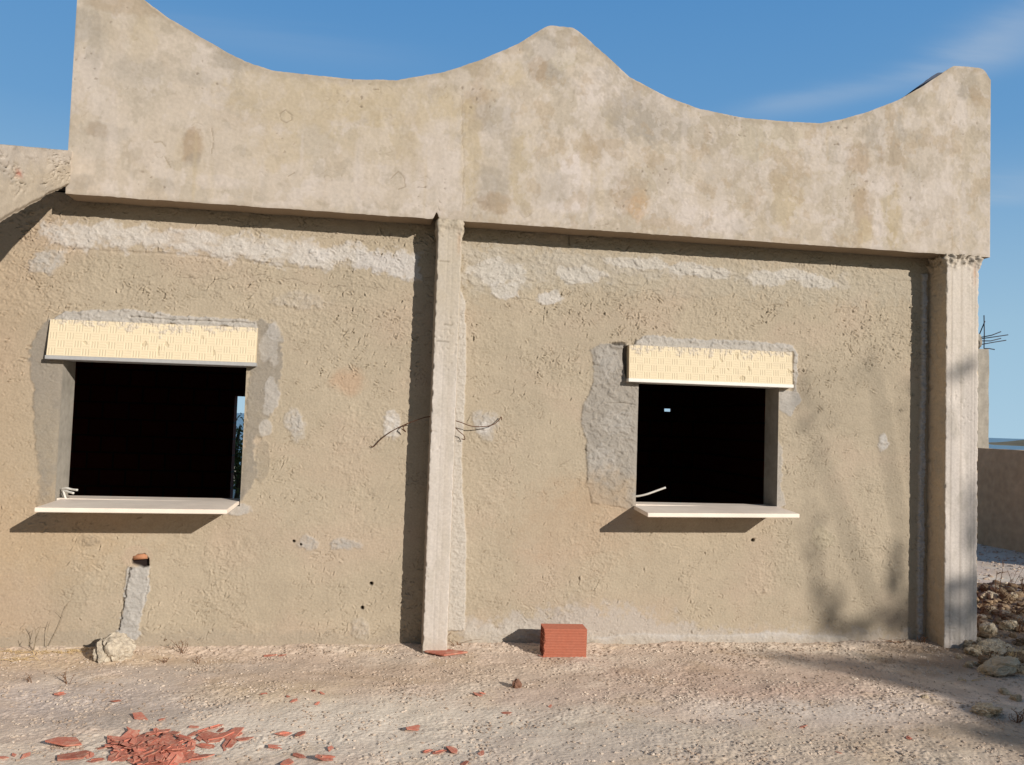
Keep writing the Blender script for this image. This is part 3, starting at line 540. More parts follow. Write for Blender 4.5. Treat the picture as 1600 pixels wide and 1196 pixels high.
    p.tint(1-sst(.004, .03, Z-zb+.02*p.n1), lin(190, 176, 152), .35)
    # relief
    wx = X+.03*gn(X*6, Z*6, 350); wz = Z+.03*gn(X*6+4, Z*6, 351)
    p.h += .003*big+.0018*mid+.0012*fine*(.5+rel)+.0006*gn(X*50, Z*50, 352)
    for k, (f, amp, th) in enumerate([(4.5, .0016, .15), (9, .0012, .2), (18, .0010, .24)]): p.h += amp*sst(th-.03, th+.03, fbm(wx*f, wz*f, 3, 360+k*5))*sst(-.2, .3, gn(X*1.7+k, Z*1.7, 367+k))*(.35+.65*rel)
    cut = sst(.94, .985, 1-np.abs(gn(wx*13, wz*17, 380)))*sst(.22, .5, fbm(X*5, Z*5, 3, 383)); p.h -= .002*cut; p.tint(cut, lin(160, 144, 118), .4)
    wx2 = X+.012*gn(X*22, Z*22, 392); wz2 = Z+.012*gn(X*22+9, Z*22, 393)
    for f_, t_, c_, a_ in [(2.3, .07, lin(190, 176, 150), .5), (3.1, .12, lin(224, 212, 196), .55), (5.2, .13, lin(182, 168, 144), .45), (7.5, .16, lin(226, 214, 198), .45), (4.1, .18, lin(186, 162, 126), .4)]:
        mk = sst(t_-.025, t_+.05, fbm(wx2*f_+f_*3, wz2*f_*.85, 6, int(395+f_*10), .6)); p.tint(mk, c_, a_*(.25+.50*rel)); p.h += .0006*mk
    pits = sst(.62, .70, gn(X*30, Z*30, 390))*sst(.25, .45, gn(X*2.2, Z*2.2, 391)); p.h -= .003*pits; p.tint(pits, lin(120, 104, 84), .5)
    for q in [[(437, 178), (446, 172), (455, 180), (456, 188), (447, 193), (439, 188), (437, 178)], [(240, 223), (252, 222), (258, 228)], [(258, 246), (266, 262)], [(330, 200), (334, 222), (330, 240)], [(610, 280), (622, 268), (630, 276), (634, 292), (622, 296)], [(450, 276), (460, 270)]]:
        c = p.line(q, .004, .006); p.h -= .0025*c; p.tint(c, lin(150, 134, 108), .5)
    ed = np.minimum(np.minimum(X-PXL, PXR-X), np.minimum(dtop, Z-zb)); p.h *= sst(0, .01, ed)
    F = np.stack([X, PY0-p.h, Z], -1); n = len(xs); V = [F.reshape(-1, 3)]; Q = [grid_quads(n, nz)]; C = [p.C.reshape(-1, 3)]; k = nz*n
    # back, top, soffit and ends, each on vertices of its own so that the arrises stay sharp
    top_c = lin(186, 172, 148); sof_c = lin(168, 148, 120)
    def strip(r0, r1, col):
        nonlocal k
        V.append(np.concatenate([r0, r1])); m_ = len(r0); Q.append(grid_quads(m_, 2)+k); C.append(np.broadcast_to(col, (2*m_, 3))); k += 2*m_
    f_top = F[-1]; f_bot = F[0]; bt = f_top.copy(); bt[:, 1] = PY1; bb = f_bot.copy(); bb[:, 1] = PY1
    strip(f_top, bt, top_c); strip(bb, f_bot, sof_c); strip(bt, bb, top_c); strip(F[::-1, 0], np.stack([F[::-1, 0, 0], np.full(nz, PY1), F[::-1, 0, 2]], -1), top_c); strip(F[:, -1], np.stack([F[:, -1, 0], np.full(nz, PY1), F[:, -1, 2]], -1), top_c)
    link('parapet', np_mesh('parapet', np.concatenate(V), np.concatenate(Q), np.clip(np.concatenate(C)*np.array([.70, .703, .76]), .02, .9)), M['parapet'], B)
    fx = np.linspace(at(1398, 160, PY1)[0], at(1497, 103, PY1)[0], 40); ft = np.interp(fx, xs, zt); rise = .002+.034*np.linspace(0, 1, 40)**.8; ft = ft+rise
    s_ = MB(); vv = [(x, PY1+.004, z-.2) for x, z in zip(fx, ft)]+[(x, PY1+.004, z) for x, z in zip(fx, ft)]+[(x, PY1+.03, z) for x, z in zip(fx, ft)]+[(x, PY1+.03, z-.2) for x, z in zip(fx, ft)]
    m_ = 40; s_.add(vv, [(a*m_+i, a*m_+i+1, ((a+1) % 4)*m_+i+1, ((a+1) % 4)*m_+i) for a in range(4) for i in range(m_-1)]+[(0, m_, 2*m_, 3*m_), (m_-1, 4*m_-1, 3*m_-1, 2*m_-1)])
    s_.build('parapet_back_shade', M['back_shade'], B)  # strip behind the parapet, coloured as its shaded far side
build_parapet()

# ---- raking beam that comes forward from the left end of the parapet
def build_beam():
    bx = -2.14; n = 90
    a0 = atx(110, 289, bx); a1 = atx(0, 350, bx); b0 = atx(110, 236, bx); b1 = atx(0, 226, bx)
    ys = np.linspace(-P-.002, -2.6, n*2); t = (ys-a0[1])/(a1[1]-a0[1]); tb = (ys-b0[1])/(b1[1]-b0[1])
    zb = a0[2]+(a1[2]-a0[2])*t; zt = b0[2]+(b1[2]-b0[2])*tb
    zt = zt+.006*gn(ys*9, ys*0, 401)+.004*gn(ys*30, ys*0, 402); zb = zb+.012*gn(ys*5, ys*0, 403)+.006*gn(ys*24, ys*0, 404)
    rows = 60; s = np.linspace(0, 1, rows); Yg = np.broadcast_to(ys, (rows, len(ys))); Z = zb+(zt-zb)*s[:, None]
    n1 = fbm(Yg*8, Z*8, 4, 410); C = np.empty(Z.shape+(3,)); C[:] = lin(214, 198, 170); C *= (1+.1*n1)[..., None]
    up = sst(-.1, .5, (s[:, None]-.55)*1.6+n1*.5); C = C*(1-.6*up[..., None])+lin(216, 204, 186)*.6*up[..., None]
    gs = sst(.1, .4, fbm(Yg*4, Z*9, 4, 412))[..., None]; C = C*(1-.35*gs)+lin(176, 166, 148)*.35*gs
    wy = Yg+.03*gn(Yg*6, Z*6, 415)
    h = .006*fbm(Yg*4, Z*4, 3, 413)+.003*n1+.004*sst(.12, .18, fbm(wy*5, (Z+.45*wy)*12, 3, 417))+.0012*sst(.12, .18, fbm(wy*20, Z*24, 3, 418))-.016*sst(.93, .98, 1-np.abs(gn(wy*12, Z*16, 420)))*sst(.1, .45, gn(Yg*3, Z*4, 421))
    h = h*(.25+.75*sst(.14, .24, s[:, None]))
    h += -.018*sst(.10, .0, s[:, None]+.0*Z)                        # worn lower arris
    st = atx(30, 271, bx); sp = np.exp(-((Yg-st[1])/.035)**2-((Z-st[2])/.02)**2)[..., None]; C = C*(1-sp*.8)+lin(190, 110, 84)*.8*sp
    V = [np.stack([bx+h, Yg, Z], -1).reshape(-1, 3)]; m_ = len(ys); Q = [grid_quads(m_, rows)]; Cc = [C.reshape(-1, 3)]; k = rows*m_
    def strip(r0, r1, c_):
        nonlocal k
        V.append(np.concatenate([r0, r1])); Q.append(grid_quads(m_, 2)+k); Cc.append(np.broadcast_to(c_, (2*m_, 3))); k += 2*m_
    G = V[0].reshape(rows, m_, 3); fb, ft = G[0], G[-1]; lb = fb.copy(); lb[:, 0] = bx-.26; lt = ft.copy(); lt[:, 0] = bx-.26
    strip(lb, fb, lin(170, 150, 122)); strip(ft, lt, lin(200, 186, 160)); strip(lt, lb, lin(190, 172, 140))
    o = link('raking_beam', np_mesh('raking_beam', np.concatenate(V), np.concatenate(Q), np.clip(np.concatenate(Cc)*np.array([.68, .69, .76]), .02, .9)), M['plaster'], B)
    o['label'] = 'raking plastered concrete beam sloping down from the parapet end'
build_beam()

# ---- shutter boxes with basket-weave polystyrene faces
def shutter_box(x0, x1, zb, zt, yb, yt, rail_h, rail_m, label, seed, dz=0.):
    cell = .0535; st = .0031
    nx = int((x1-x0)/st); nz = int((zt-zb)/st); U, Vv = np.meshgrid(np.linspace(0, x1-x0, nx), np.linspace(0, zt-zb, nz))
    ci = np.floor(U/cell); cj = np.floor(Vv/cell); fu = U/cell-ci; fv = Vv/cell-cj; hor = ((ci+cj) % 2) > .5
    a_ = np.where(hor, fv, fu); b_ = np.where(hor, fu, fv)
    gr = np.zeros(U.shape)
    for k in (.17, .5, .83): gr = np.maximum(gr, np.exp(-((a_-k)/.07)**2))
    gr *= sst(.03, .14, b_)*sst(.97, .86, b_)*np.where(hor, .45, 1.1); h = -.0022*gr
    n1 = fbm(U*9, Vv*9, 3, seed); n2 = fbm(U*40, Vv*40, 3, seed+1)
    C = np.empty(U.shape+(3,)); C[:] = lin(243, 224, 178); C *= (1+.015*n1)[..., None]; C *= (1-.16*gr)[..., None]  # grooves darkened in the colour to deepen their shade
    up = sst((zt-zb)*.80, (zt-zb)*1.0, Vv+.10*n1+.05*n2)*sst(.0, .3, n2+.35); C = C*(1-.7*up[..., None])+lin(204, 192, 166)*.7*up[..., None]; h += .004*up*sst(-.1, .3, n2)
    dents = sst(.54, .6, gn(U*22, Vv*16, seed+4))*sst(.1, .4, gn(U*3, Vv*5, seed+5)); h -= .004*dents; C = C*(1-.35*dents[..., None])+lin(176, 158, 116)*.35*dents[..., None]
    stn = sst(.25, .5, fbm(U*6, Vv*10, 4, seed+7))[..., None]*.25; C = C*(1-stn)+lin(214, 198, 160)*stn
    s = Vv/(zt-zb); Y = yb+(yt-yb)*s-h; X = x0+U; Z = zb+Vv+dz*(U/(x1-x0))
    G = np.stack([X, Y, Z], -1); V = [G.reshape(-1, 3)]; Q = [grid_quads(nx, nz)]; Cc = [C.reshape(-1, 3)]; k = nx*nz; ec = lin(236, 216, 170)
    yi = .17
    def strip(r0, flip=False):
        nonlocal k
        r1 = r0.copy(); r1[:, 1] = yi; m_ = len(r0); V.append(np.concatenate([r1, r0] if flip else [r0, r1])); Q.append(grid_quads(m_, 2)+k); Cc.append(np.broadcast_to(ec, (2*m_, 3))); k += 2*m_
    strip(G[-1]); strip(G[0], True); strip(G[:, 0]); strip(G[:, -1], True)
    me = np_mesh('shutter_box', np.concatenate(V), np.concatenate(Q), np.clip(np.concatenate(Cc)*np.array([.80, .81, .95]), .02, .92))
    mt = M.get('eps_p') or mat('cream_polystyrene_face', attr=True, rough=.8, var=.02, vscale=60, bump=.12, bscale=320, bdist=.001); M['eps_p'] = mt
    o = link('shutter_box', me, mt, B); o['label'] = label
    r = MB(); yb2 = yb-.008
    r.prism([(x0-.006, yb2, zb-rail_h), (x1+.006, yb2, zb-rail_h+dz), (x1+.006, .16, zb-rail_h+dz), (x0-.006, .16, zb-rail_h)], [(x0-.006, yb2, zb-.001), (x1+.006, yb2, zb-.001+dz), (x1+.006, .16, zb-.001+dz), (x0-.006, .16, zb-.001)])
    link('bottom_rail', r.mesh('bottom_rail', bevel=.002), rail_m, o)
    # the hidden upper part of the box closes the opening
    return o
shutter_box(-2.282, -.935, 1.942, 2.187, -.062, -.030, .026, M['rail'], 'wider cream shutter box with dull grey rail over the left window', 500, .008)
shutter_box(1.737, 3.024, 1.950, 2.198, -.066, -.052, .026, M['white_rail'], 'narrower cream shutter box with white rail over the right window', 520, .004)

# ---- sills
def sill(x0, x1, z, yf, label, drop=.022, dz=0.):
    s = MB(); yi = THICK-.02; t = .028
    zf, zi = z-drop, z+.004
    s.prism([(x0, yf, zf-t), (x1, yf, zf-t+dz), (x1, .006, z-t-.002+dz), (x0, .006, z-t-.002)], [(x0, yf, zf), (x1, yf, zf+dz), (x1, .006, z-.002+dz), (x0, .006, z-.002)])
    o = s.build('window_sill', M['marble'], B, bevel=.003); o['label'] = label; return o
sill(-2.165, -1.012, .984, -.40, 'longer pale stone sill under the left window', .016, .006)
sill(1.815, 2.952, 1.012, -.343, 'pale stone sill under the right window', .020, .012)
# inner strips of the sills, fitted between the reveals
for w, z in ((WIN['a'], .986), (WIN['b'], 1.016)):
    s = MB(); s.box((w[0]+.004, .008, z-.026), (w[1]-.004, THICK-.004, z)); s.build('window_sill', M['marble'], B, bevel=.002)

# ---- little things fixed in the building: wires, conduits, clay seen in the hacked hole
def tubes(name, paths, r, material, label=None, k=8, n=8):
    t = MB()
    for q in paths: t.tube(spline(q, k), r, n)
    o = t.build(name, material, B, smooth=True)
    if label: o['label'] = label
    return o
def A(px, py, Y): return tuple(at(px, py, Y))
tubes('tie_wire', [[(X0+.004, -.09, at(670, 651, -.09)[2]), A(662, 653, -.10), A(648, 658, -.08), A(634, 663, -.06), A(614, 673, -.045), A(596, 686, -.03), A(584, 698, -.022), A(579, 697, -.018)],
                   [A(640, 660, -.07), A(630, 668, -.06), A(634, 675, -.05), A(627, 670, -.05)]], .0032, M['rust'], 'rusty wire end bent left of the middle pillar')
tubes('tie_wire', [[(X1-.004, -.08, at(714, 657, -.08)[2]), A(722, 661, -.085), A(736, 666, -.075), A(754, 667, -.06), A(770, 664, -.05), A(779, 657, -.04), A(783, 652, -.03), A(784, 657, -.03)],
                   [(X1-.004, -.07, at(714, 666, -.07)[2]), A(718, 675, -.07), A(725, 681, -.06), A(726, 687, -.05), A(721, 686, -.05)]], .0032, M['rust'], 'rusty wire end curved right of the middle pillar')
tubes('conduit', [[A(97, 764, .05), A(104, 763, .03), A(112, 765, .02), A(121, 766, .0)], [A(97, 767, .05), A(104, 768, .02), A(115, 771, -.01)], [A(99, 768, .03), A(101, 775, .02), A(103, 780, .02)]], .0075, M['conduit'], 'bundle of cut grey conduit ends in the left window')
tubes('conduit', [[A(990, 776, .12), A(1000, 775, .10), A(1012, 772, .08), A(1026, 767, .07), A(1040, 762, .06)]], .0075, M['conduit'], 'single curved white conduit end in the right window')
cl = MB(); cl.tube([A(209, 871, .012), A(231, 869, .012)], .019, 12); cl.build('exposed_brick', M['hole_clay'], B, smooth=True)

# ================================================================== GROUND
def axis(lo, hi, st, far, ratio=1.045):
    c = list(np.arange(lo, hi+st*.5, st)); d = st; x = c[-1]; up = []
    while x < far: d *= ratio; x += d; up.append(x)
    d = st; x = c[0]; dn = []
    while x > -far: d *= ratio; x -= d; dn.append(x)
    return np.array(dn[::-1]+c+up)
def ground_z(X, Y):
    r = np.hypot(X-1, Y+1)
    z = -6.5*sst(17, 90, r)+.10*sst(9, 40, r)*gn(X*.09, Y*.09, 600)
    near = sst(30, 8, r)
    z = z+near*(.030*fbm(X*.8, Y*.8, 3, 601)+.010*fbm(X*3.5, Y*3.5, 3, 603))
    z = z-.006+.012*np.exp(-((Y+.03)/.13)**2)*(1+.8*gn(X*3, Y*3, 605))*(np.abs(X-.8) < 5)           # spoil along the wall foot
    z = z+.24*np.exp(-((X-5.75)/.85)**2-((Y-.75)/.85)**2)*near                                         # rubble heap past the end pillar
    z = z+.09*np.exp(-((X-4.85)/.30)**2-((Y+.10)/.42)**2)
    return z
def build_ground():
    xs = axis(-2.9, 5.4, .0072, 320); ys = axis(-2.45, .06, .0072, 320)
    X, Y = np.meshgrid(xs, ys); Z = ground_z(X, Y)
    det = ((X > -3.4) & (X < 9.5) & (Y > -3.2) & (Y < 6.5)); x = X[det]; y = Y[det]
    n1 = fbm(x*5, y*5, 4, 610); n2 = fbm(x*14, y*14, 4, 613); act = sst(-.25, .35, fbm(x*1.4, y*2.2, 3, 615))
    wx = x+.02*gn(x*9, y*9, 617); wy = y+.02*gn(x*9+3, y*9, 618)
    h = .005*n1+.0032*n2*act+.0026*np.abs(gn(x*38, y*38, 620))*(.3+act)+.0026*gn(x*64, y*64, 621)*(.9+.6*act)
    h += .0035*act*sst(.16, .34, fbm(wx*13, wy*13, 3, 623))+.0030*act*sst(.36, .55, gn(wx*26, wy*26, 626))+.0026*act*sst(.33, .52, gn(wx*44, wy*44, 629))
    foot = np.exp(-((y+.10)/.10)**2); h += .006*foot*sst(.1, .4, gn(wx*18, wy*18, 631))
    Z[det] += h*sst(30, 8, np.hypot(x, y))
    C = np.empty(X.shape+(3,)); C[:] = lin(209, 189, 171)
    def tint(m, c, a): 
        nonlocal C
        m = (np.clip(m, 0, 1)*a)[..., None]; C = C*(1-m)+np.asarray(c)*m
    f1 = fbm(X*1.2, Y*2.0, 4, 640); f2 = fbm(X*2.6+7, Y*3.6, 4, 645); f3 = fbm(X*9, Y*11, 4, 650)
    tint(sst(-.1, .4, f1), lin(216, 202, 184), .7); tint(sst(.05, .45, f2), lin(196, 172, 142), .55); tint(sst(.1, .5, fbm(X*2+3, Y*2.5, 4, 655)), lin(198, 182, 168), .5)
    C *= (1+.16*f3+.10*gn(X*60, Y*60, 660)+.10*fbm(X*22, Y*26, 3, 662))[..., None]
    def blob(px, py, rx, ry, c, a, sft=.6):
        p_ = atz(px, py); d = np.hypot((X-p_[0])/rx, (Y-p_[1])/ry)+.55*fbm(X*4, Y*5, 3, 670); tint(1-sst(1-sft, 1+sft, d), c, a)
    blob(560, 1130, 1.1, .38, lin(224, 213, 197), .75); blob(150, 1090, .7, .3, lin(196, 184, 176), .7); blob(180, 1120, .35, .16, lin(176, 164, 154), .5); blob(300, 1045, .7, .12, lin(188, 176, 164), .6)
    blob(1150, 1060, 1.0, .3, lin(196, 170, 152), .6); blob(1250, 1085, .5, .15, lin(196, 166, 148), .5); blob(1250, 1110, .7, .22, lin(220, 208, 196), .5); blob(620, 1050, .9, .22, lin(192, 170, 148), .6); blob(80, 1030, .8, .2, lin(202, 178, 146), .6)
    blob(420, 1080, .5, .2, lin(212, 190, 158), .5); blob(1000, 1160, .9, .25, lin(212, 200, 184), .6); blob(870, 1085, .4, .14, lin(206, 184, 168), .5)
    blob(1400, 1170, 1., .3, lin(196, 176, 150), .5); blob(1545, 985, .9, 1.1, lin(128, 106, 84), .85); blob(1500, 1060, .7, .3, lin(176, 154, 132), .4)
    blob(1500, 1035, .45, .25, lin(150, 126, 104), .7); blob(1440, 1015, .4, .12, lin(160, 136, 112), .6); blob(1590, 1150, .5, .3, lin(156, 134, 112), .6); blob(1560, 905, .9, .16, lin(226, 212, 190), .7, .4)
    far = np.maximum(sst(6, 25, np.hypot(X, Y)), 0); tint(sst(-2.9, -4.2, Y+.3*f1), lin(104, 92, 66), .9); tint(far, lin(176, 160, 128), .8); tint(far*sst(-.1, .3, fbm(X*.25, Y*.25, 4, 680)), lin(110, 110, 74), .8)  # unseen earth behind the viewer coloured dark to cut bounced light
    V = np.stack([X, Y, Z], -1).reshape(-1, 3)
    o = link('ground', np_mesh('ground', V, grid_quads(len(xs), len(ys)), np.clip(C, .02, .9).reshape(-1, 3)), M['soil']); o['kind'] = 'structure'
build_ground()
def gz(x, y): return float(ground_z(np.array([x]), np.array([y]))[0])
def on_ground(px, py):
    z = 0.
    for _ in range(4): q = atz(px, py, z); z = gz(q[0], q[1])
    return Vector((q[0], q[1], z))

# water and the far spit of land
s = MB(); s.add([(-30000, -30000, -4), (30000, -30000, -4), (30000, 30000, -4), (-30000, 30000, -4)], [(0, 1, 2, 3)]); tag(s.build('sea', M['sea']), kind='structure')
def build_spit():
    d0 = ray(1549, 692); az0 = math.atan2(d0[0], d0[1]); n = 160; m_ = 24; V = []
    for j in range(m_):
        v = j/(m_-1)
        for i in range(n):
            a = az0+math.radians(-.4+i*.35); R = 700+v*500+40*math.sin(i*.4); grow = sst(0, 9, i+.6); hill = math.sin(PI*v)**.7
            z = -4.3+hill*float(grow)*(5.6+1.6*sst(4, 50, i)+.9*float(gn(np.array([i*.23]), np.array([v*3.]), 700)[0])+.5*float(gn(np.array([i*.9]), np.array([v*5.]), 701)[0]))
            V.append((R*math.sin(a), R*math.cos(a)-CD, z))
    tag(link('far_shore', np_mesh('far_shore', np.array(V), grid_quads(n, m_)), M['scrub']), kind='structure')
build_spit()

# ================================================================== THINGS ON THE GROUND
# loose stones too many to count
def stones(name, items, material, seed):
    r = np.random.RandomState(seed)
    t = (1+5**.5)/2; ico = np.array([(-1, t, 0), (1, t, 0), (-1, -t, 0), (1, -t, 0), (0, -1, t), (0, 1, t), (0, -1, -t), (0, 1, -t), (t, 0, -1), (t, 0, 1), (-t, 0, -1), (-t, 0, 1)], float); ico /= np.linalg.norm(ico[0])
    fc = np.array([(0, 11, 5), (0, 5, 1), (0, 1, 7), (0, 7, 10), (0, 10, 11), (1, 5, 9), (5, 11, 4), (11, 10, 2), (10, 7, 6), (7, 1, 8), (3, 9, 4), (3, 4, 2), (3, 2, 6), (3, 6, 8), (3, 8, 9), (4, 9, 5), (2, 4, 11), (6, 2, 10), (8, 6, 7), (9, 8, 1)])
    n = len(items); V = np.empty((n, 12, 3)); T = np.empty((n, 20, 3), int)
    for i, (x, y, z, s_) in enumerate(items):
        sc = s_*np.array([r.uniform(.7, 1.35), r.uniform(.7, 1.35), r.uniform(.45, .85)]); a = r.uniform(0, 2*PI); ca, sa = math.cos(a), math.sin(a)
        v = ico*(1+r.uniform(-.25, .25, (12, 1)))*sc; V[i] = np.stack([v[:, 0]*ca-v[:, 1]*sa+x, v[:, 0]*sa+v[:, 1]*ca+y, v[:, 2]+z+s_*.2], -1); T[i] = fc+i*12
    return link(name, np_mesh(name, V.reshape(-1, 3), np.zeros((0, 4)), None, False, T.reshape(-1, 3)), material)
R_ = np.random.RandomState(5)
cx_ = R_.uniform(-2.9, 6.2, 150000); cy_ = R_.uniform(-2.5, -.02, 150000)
dn = sst(-.15, .5, fbm(cx_*1.4, cy_*2.2, 3, 615)+.5*gn(cx_*3, cy_*4, 710))*.5+.16
dn = np.where(np.exp(-((cy_+.15)/.14)**2) > R_.uniform(.3, 1.2, 150000), .55, dn)
ok = R_.uniform(0, 1, 150000) < dn*.75; cx_, cy_ = cx_[ok], cy_[ok]; cz_ = ground_z(cx_, cy_)
sz = .0024+.0080*R_.uniform(0, 1, len(cx_))**3.6
ex = R_.uniform(-2.6, 4.4, 420); ey = -np.abs(R_.normal(0, .16, 420))-.03; ew = R_.uniform(.005, .014, 420)          # crumbs fallen from the render
fx_ = R_.uniform(4.7, 9.4, 2600); fy_ = R_.uniform(.6, 5.2, 2600); fw = .006+.02*R_.uniform(0, 1, 2600)**3           # stony ground toward the boundary wall
cx_ = np.concatenate([cx_, ex, fx_]); cy_ = np.concatenate([cy_, ey, fy_]); sz = np.concatenate([sz, ew, fw]); cz_ = ground_z(cx_, cy_)
tag(stones('gravel', list(zip(cx_, cy_, cz_, sz)), M['gravel'], 6), 'small pale stones and crumbs strewn over the bare earth', 'gravel', kind='stuff')
it = []
while len(it) < 2600:
    x = rng.gauss(5.6, .7); y = rng.gauss(.45, .7)
    if (x < 4.56 and y > -.24) or x < 4.3: continue
    it.append((x, y, gz(x, y), .006+.042*rng.random()**2.6))
tag(stones('rubble', it, M['clod'], 8), 'heap of small broken stone past the end pillar', 'rubble', kind='stuff')

# countable rocks
def rock_mesh(seed, rough=.35):
    bm = bmesh.new(); bmesh.ops.create_icosphere(bm, subdivisions=4, radius=1.)
    for v in bm.verts:
        c = v.co.copy(); x, y, z = c
        n = float(fbm(np.array([x*1.3+z*.7+seed*3.1]), np.array([y*1.3-z*.9]), 3, 800+seed)[0]); n2 = float(fbm(np.array([x*3.2+z*2.2]), np.array([y*3.2-z*2.8+seed]), 4, 820+seed, .65)[0]); n2 = n2+.5*float(sst(.05, .2, n2))
        q = max(abs(x), abs(y), abs(z)); v.co = c*(1+rough*n*1.4+rough*.55*n2)*(.75+.25/q)
    me = bpy.data.meshes.new('rock'); bm.to_mesh(me); bm.free()
    for p_ in me.polygons: p_.use_smooth = False
    return me
RM = [rock_mesh(i, .22+.05*(i % 3)) for i in range(6)]
for me in RM: me.materials.append(M['rubble_stone'])
wr = rock_mesh(9, .28); wr.materials.append(M['limestone'])
q = on_ground(178, 1031)
o = link('limestone_rock', wr); o.location = (q.x, q.y+.03, q.z+.055); o.scale = (.112, .09, .088); o.rotation_euler = (.2, .3, .6)
tag(o, 'pale pitted limestone rock below the patched wall chase', 'rock')
def rock(px, py, w, label, k, group='rocks in the rubble past the end pillar', hgt=.62):
    q = on_ground(px, py); s_ = w/2
    o = link('rock', RM[k % 6]); o.location = (q.x, q.y+s_*.4, q.z+s_*.28); o.scale = (s_, s_*rng.uniform(.7, 1.), s_*hgt); o.rotation_euler = (rng.uniform(-.3, .3), rng.uniform(-.3, .3), rng.uniform(0, 6))
    tag(o, label, 'rock', group); return o
rock(1548, 988, .16, 'grey rounded rock resting highest against the rubble by the end pillar', 0)
rock(1560, 1012, .21, 'broad flat-topped rock in the middle of the rubble heap', 1, hgt=.5)
rock(1530, 1025, .15, 'knobbly dark rock close to the foot of the end pillar', 2)
rock(1568, 1055, .27, 'large flat yellowish stone lying in front of the rubble heap', 3, hgt=.3)
rock(1520, 1012, .11, 'small tan rock touching the end pillar foot', 4)
rock(1592, 1052, .12, 'tan stone cut by the frame beside the flat yellowish stone', 5)
rock(1545, 1118, .15, 'low crumbly tan clod alone on the shaded earth', 2, hgt=.4)
rock(1446, 1092, .045, 'single pale pebble on the sunlit earth below the end pillar', 0)
rock(1580, 985, .14, 'pale rock in the heap beside the thin dead shrub', 3)
for px, py, w in [(1534, 970, .1), (1552, 958, .09), (1590, 1005, .12), (1575, 965, .1), (1540, 1000, .08), (1560, 1035, .09), (1540, 1042, .07), (1587, 1030, .09), (1598, 975, .12), (1522, 1040, .06), (1508, 1008, .07), (1558, 940, .1), (1585, 945, .1), (1540, 930, .1), (1500, 1030, .05), (1572, 1085, .06), (1590, 1095, .07)]:
    rock(px, py, w, 'small weathered stone among the rubble beyond the end pillar', rng.randrange(6))

RD = [me.copy() for me in RM]
for me in RD: me.materials.clear(); me.materials.append(M['clod'])
R2 = random.Random(303)
for k in range(38):
    px = R2.uniform(1512, 1606); py = R2.uniform(915, 1048)
    if px < 1540 and py < 960: continue
    o = rock(px, py, R2.uniform(.04, .13), 'small dusty clod or stone among the rubble beyond the end pillar', R2.randrange(6), hgt=R2.uniform(.5, .9))
    if k % 3: o.data = RD[k % 6]

# the hollow brick standing by the wall
def build_brick():
    Lb, Hb, Db, t = .30, .197, .15, .009
    s = MB(); prof = []
    def ripple(a, b, nrm, n):
        out = []
        for i in range(n):
            for f, d in ((.0, 0), (.12, 0), (.2, -.0022), (.35, -.0022), (.43, 0)):
                u = (i+f)/n; out.append((a[0]+(b[0]-a[0])*u+nrm[0]*-d*-1*1., a[1]+(b[1]-a[1])*u+nrm[1]*d))
        return out
    def side(a, b, nrm, n):
        out = []
        for i in range(n):
            for f, d in ((.0, 0.), (.55, 0.), (.66, -.0045), (.88, -.0045)):
                u = (i+f)/n; out.append((a[0]+(b[0]-a[0])*u+nrm[0]*d, a[1]+(b[1]-a[1])*u+nrm[1]*d))
        return out
    prof = side((0, 0), (Db, 0), (0, -1), 7)+side((Db, 0), (Db, Hb), (1, 0), 11)+side((Db, Hb), (0, Hb), (0, 1), 7)+side((0, Hb), (0, 0), (-1, 0), 11)
    n = len(prof)
    def inner(p_): return (min(max(p_[0], t), Db-t), min(max(p_[1], t), Hb-t))
    v = []; NX = 8
    for i in range(NX+1):
        x = Lb*i/NX
        for (yy, zz) in prof:
            e = 0.
            if i == 0 and yy < .02: e = .012*max(0., float(gn(np.array([zz*26]), np.array([.3]), 5)[0]))+.010*math.exp(-((zz-.12)/.025)**2)
            v.append((x+e, yy, zz))
    for x in (0., Lb): v += [(x, *inner(p_)) for p_ in prof]
    f = []
    for i in range(NX):
        for k in range(n): f.append((i*n+k, i*n+(k+1) % n, (i+1)*n+(k+1) % n, (i+1)*n+k))
    o0, oL, i0, iL = 0, NX*n, (NX+1)*n, (NX+2)*n
    for k in range(n):
        k1 = (k+1) % n; f += [(o0+k, i0+k, i0+k1, o0+k1), (oL+k, oL+k1, iL+k1, iL+k), (i0+k, iL+k, iL+k1, i0+k1)]
    s.add(v, f)
    for j in (1, 2): y = t+(Db-2*t)*j/3; s.box((.002, y-.0035, t-.0005), (Lb-.002, y+.0035, Hb-t+.0005))
    for j in (1, 2, 3):
        z = t+(Hb-2*t)*j/4
        for k in range(3): y0 = t+(Db-2*t)*k/3; s.box((.0028, y0+(.0033 if k else -.0005), z-.0035), (Lb-.0028, y0+(Db-2*t)/3-(.0033 if k < 2 else -.0005), z+.0035))
    o = s.build('hollow_brick', M['terracotta'], None); return o
o = build_brick(); q = on_ground(849, 1028); o.location = (q.x, q.y+.004, q.z-.004); o.rotation_euler = (0, .012, -.02)
tag(o, 'red ribbed hollow clay brick standing on edge near the wall', 'brick')

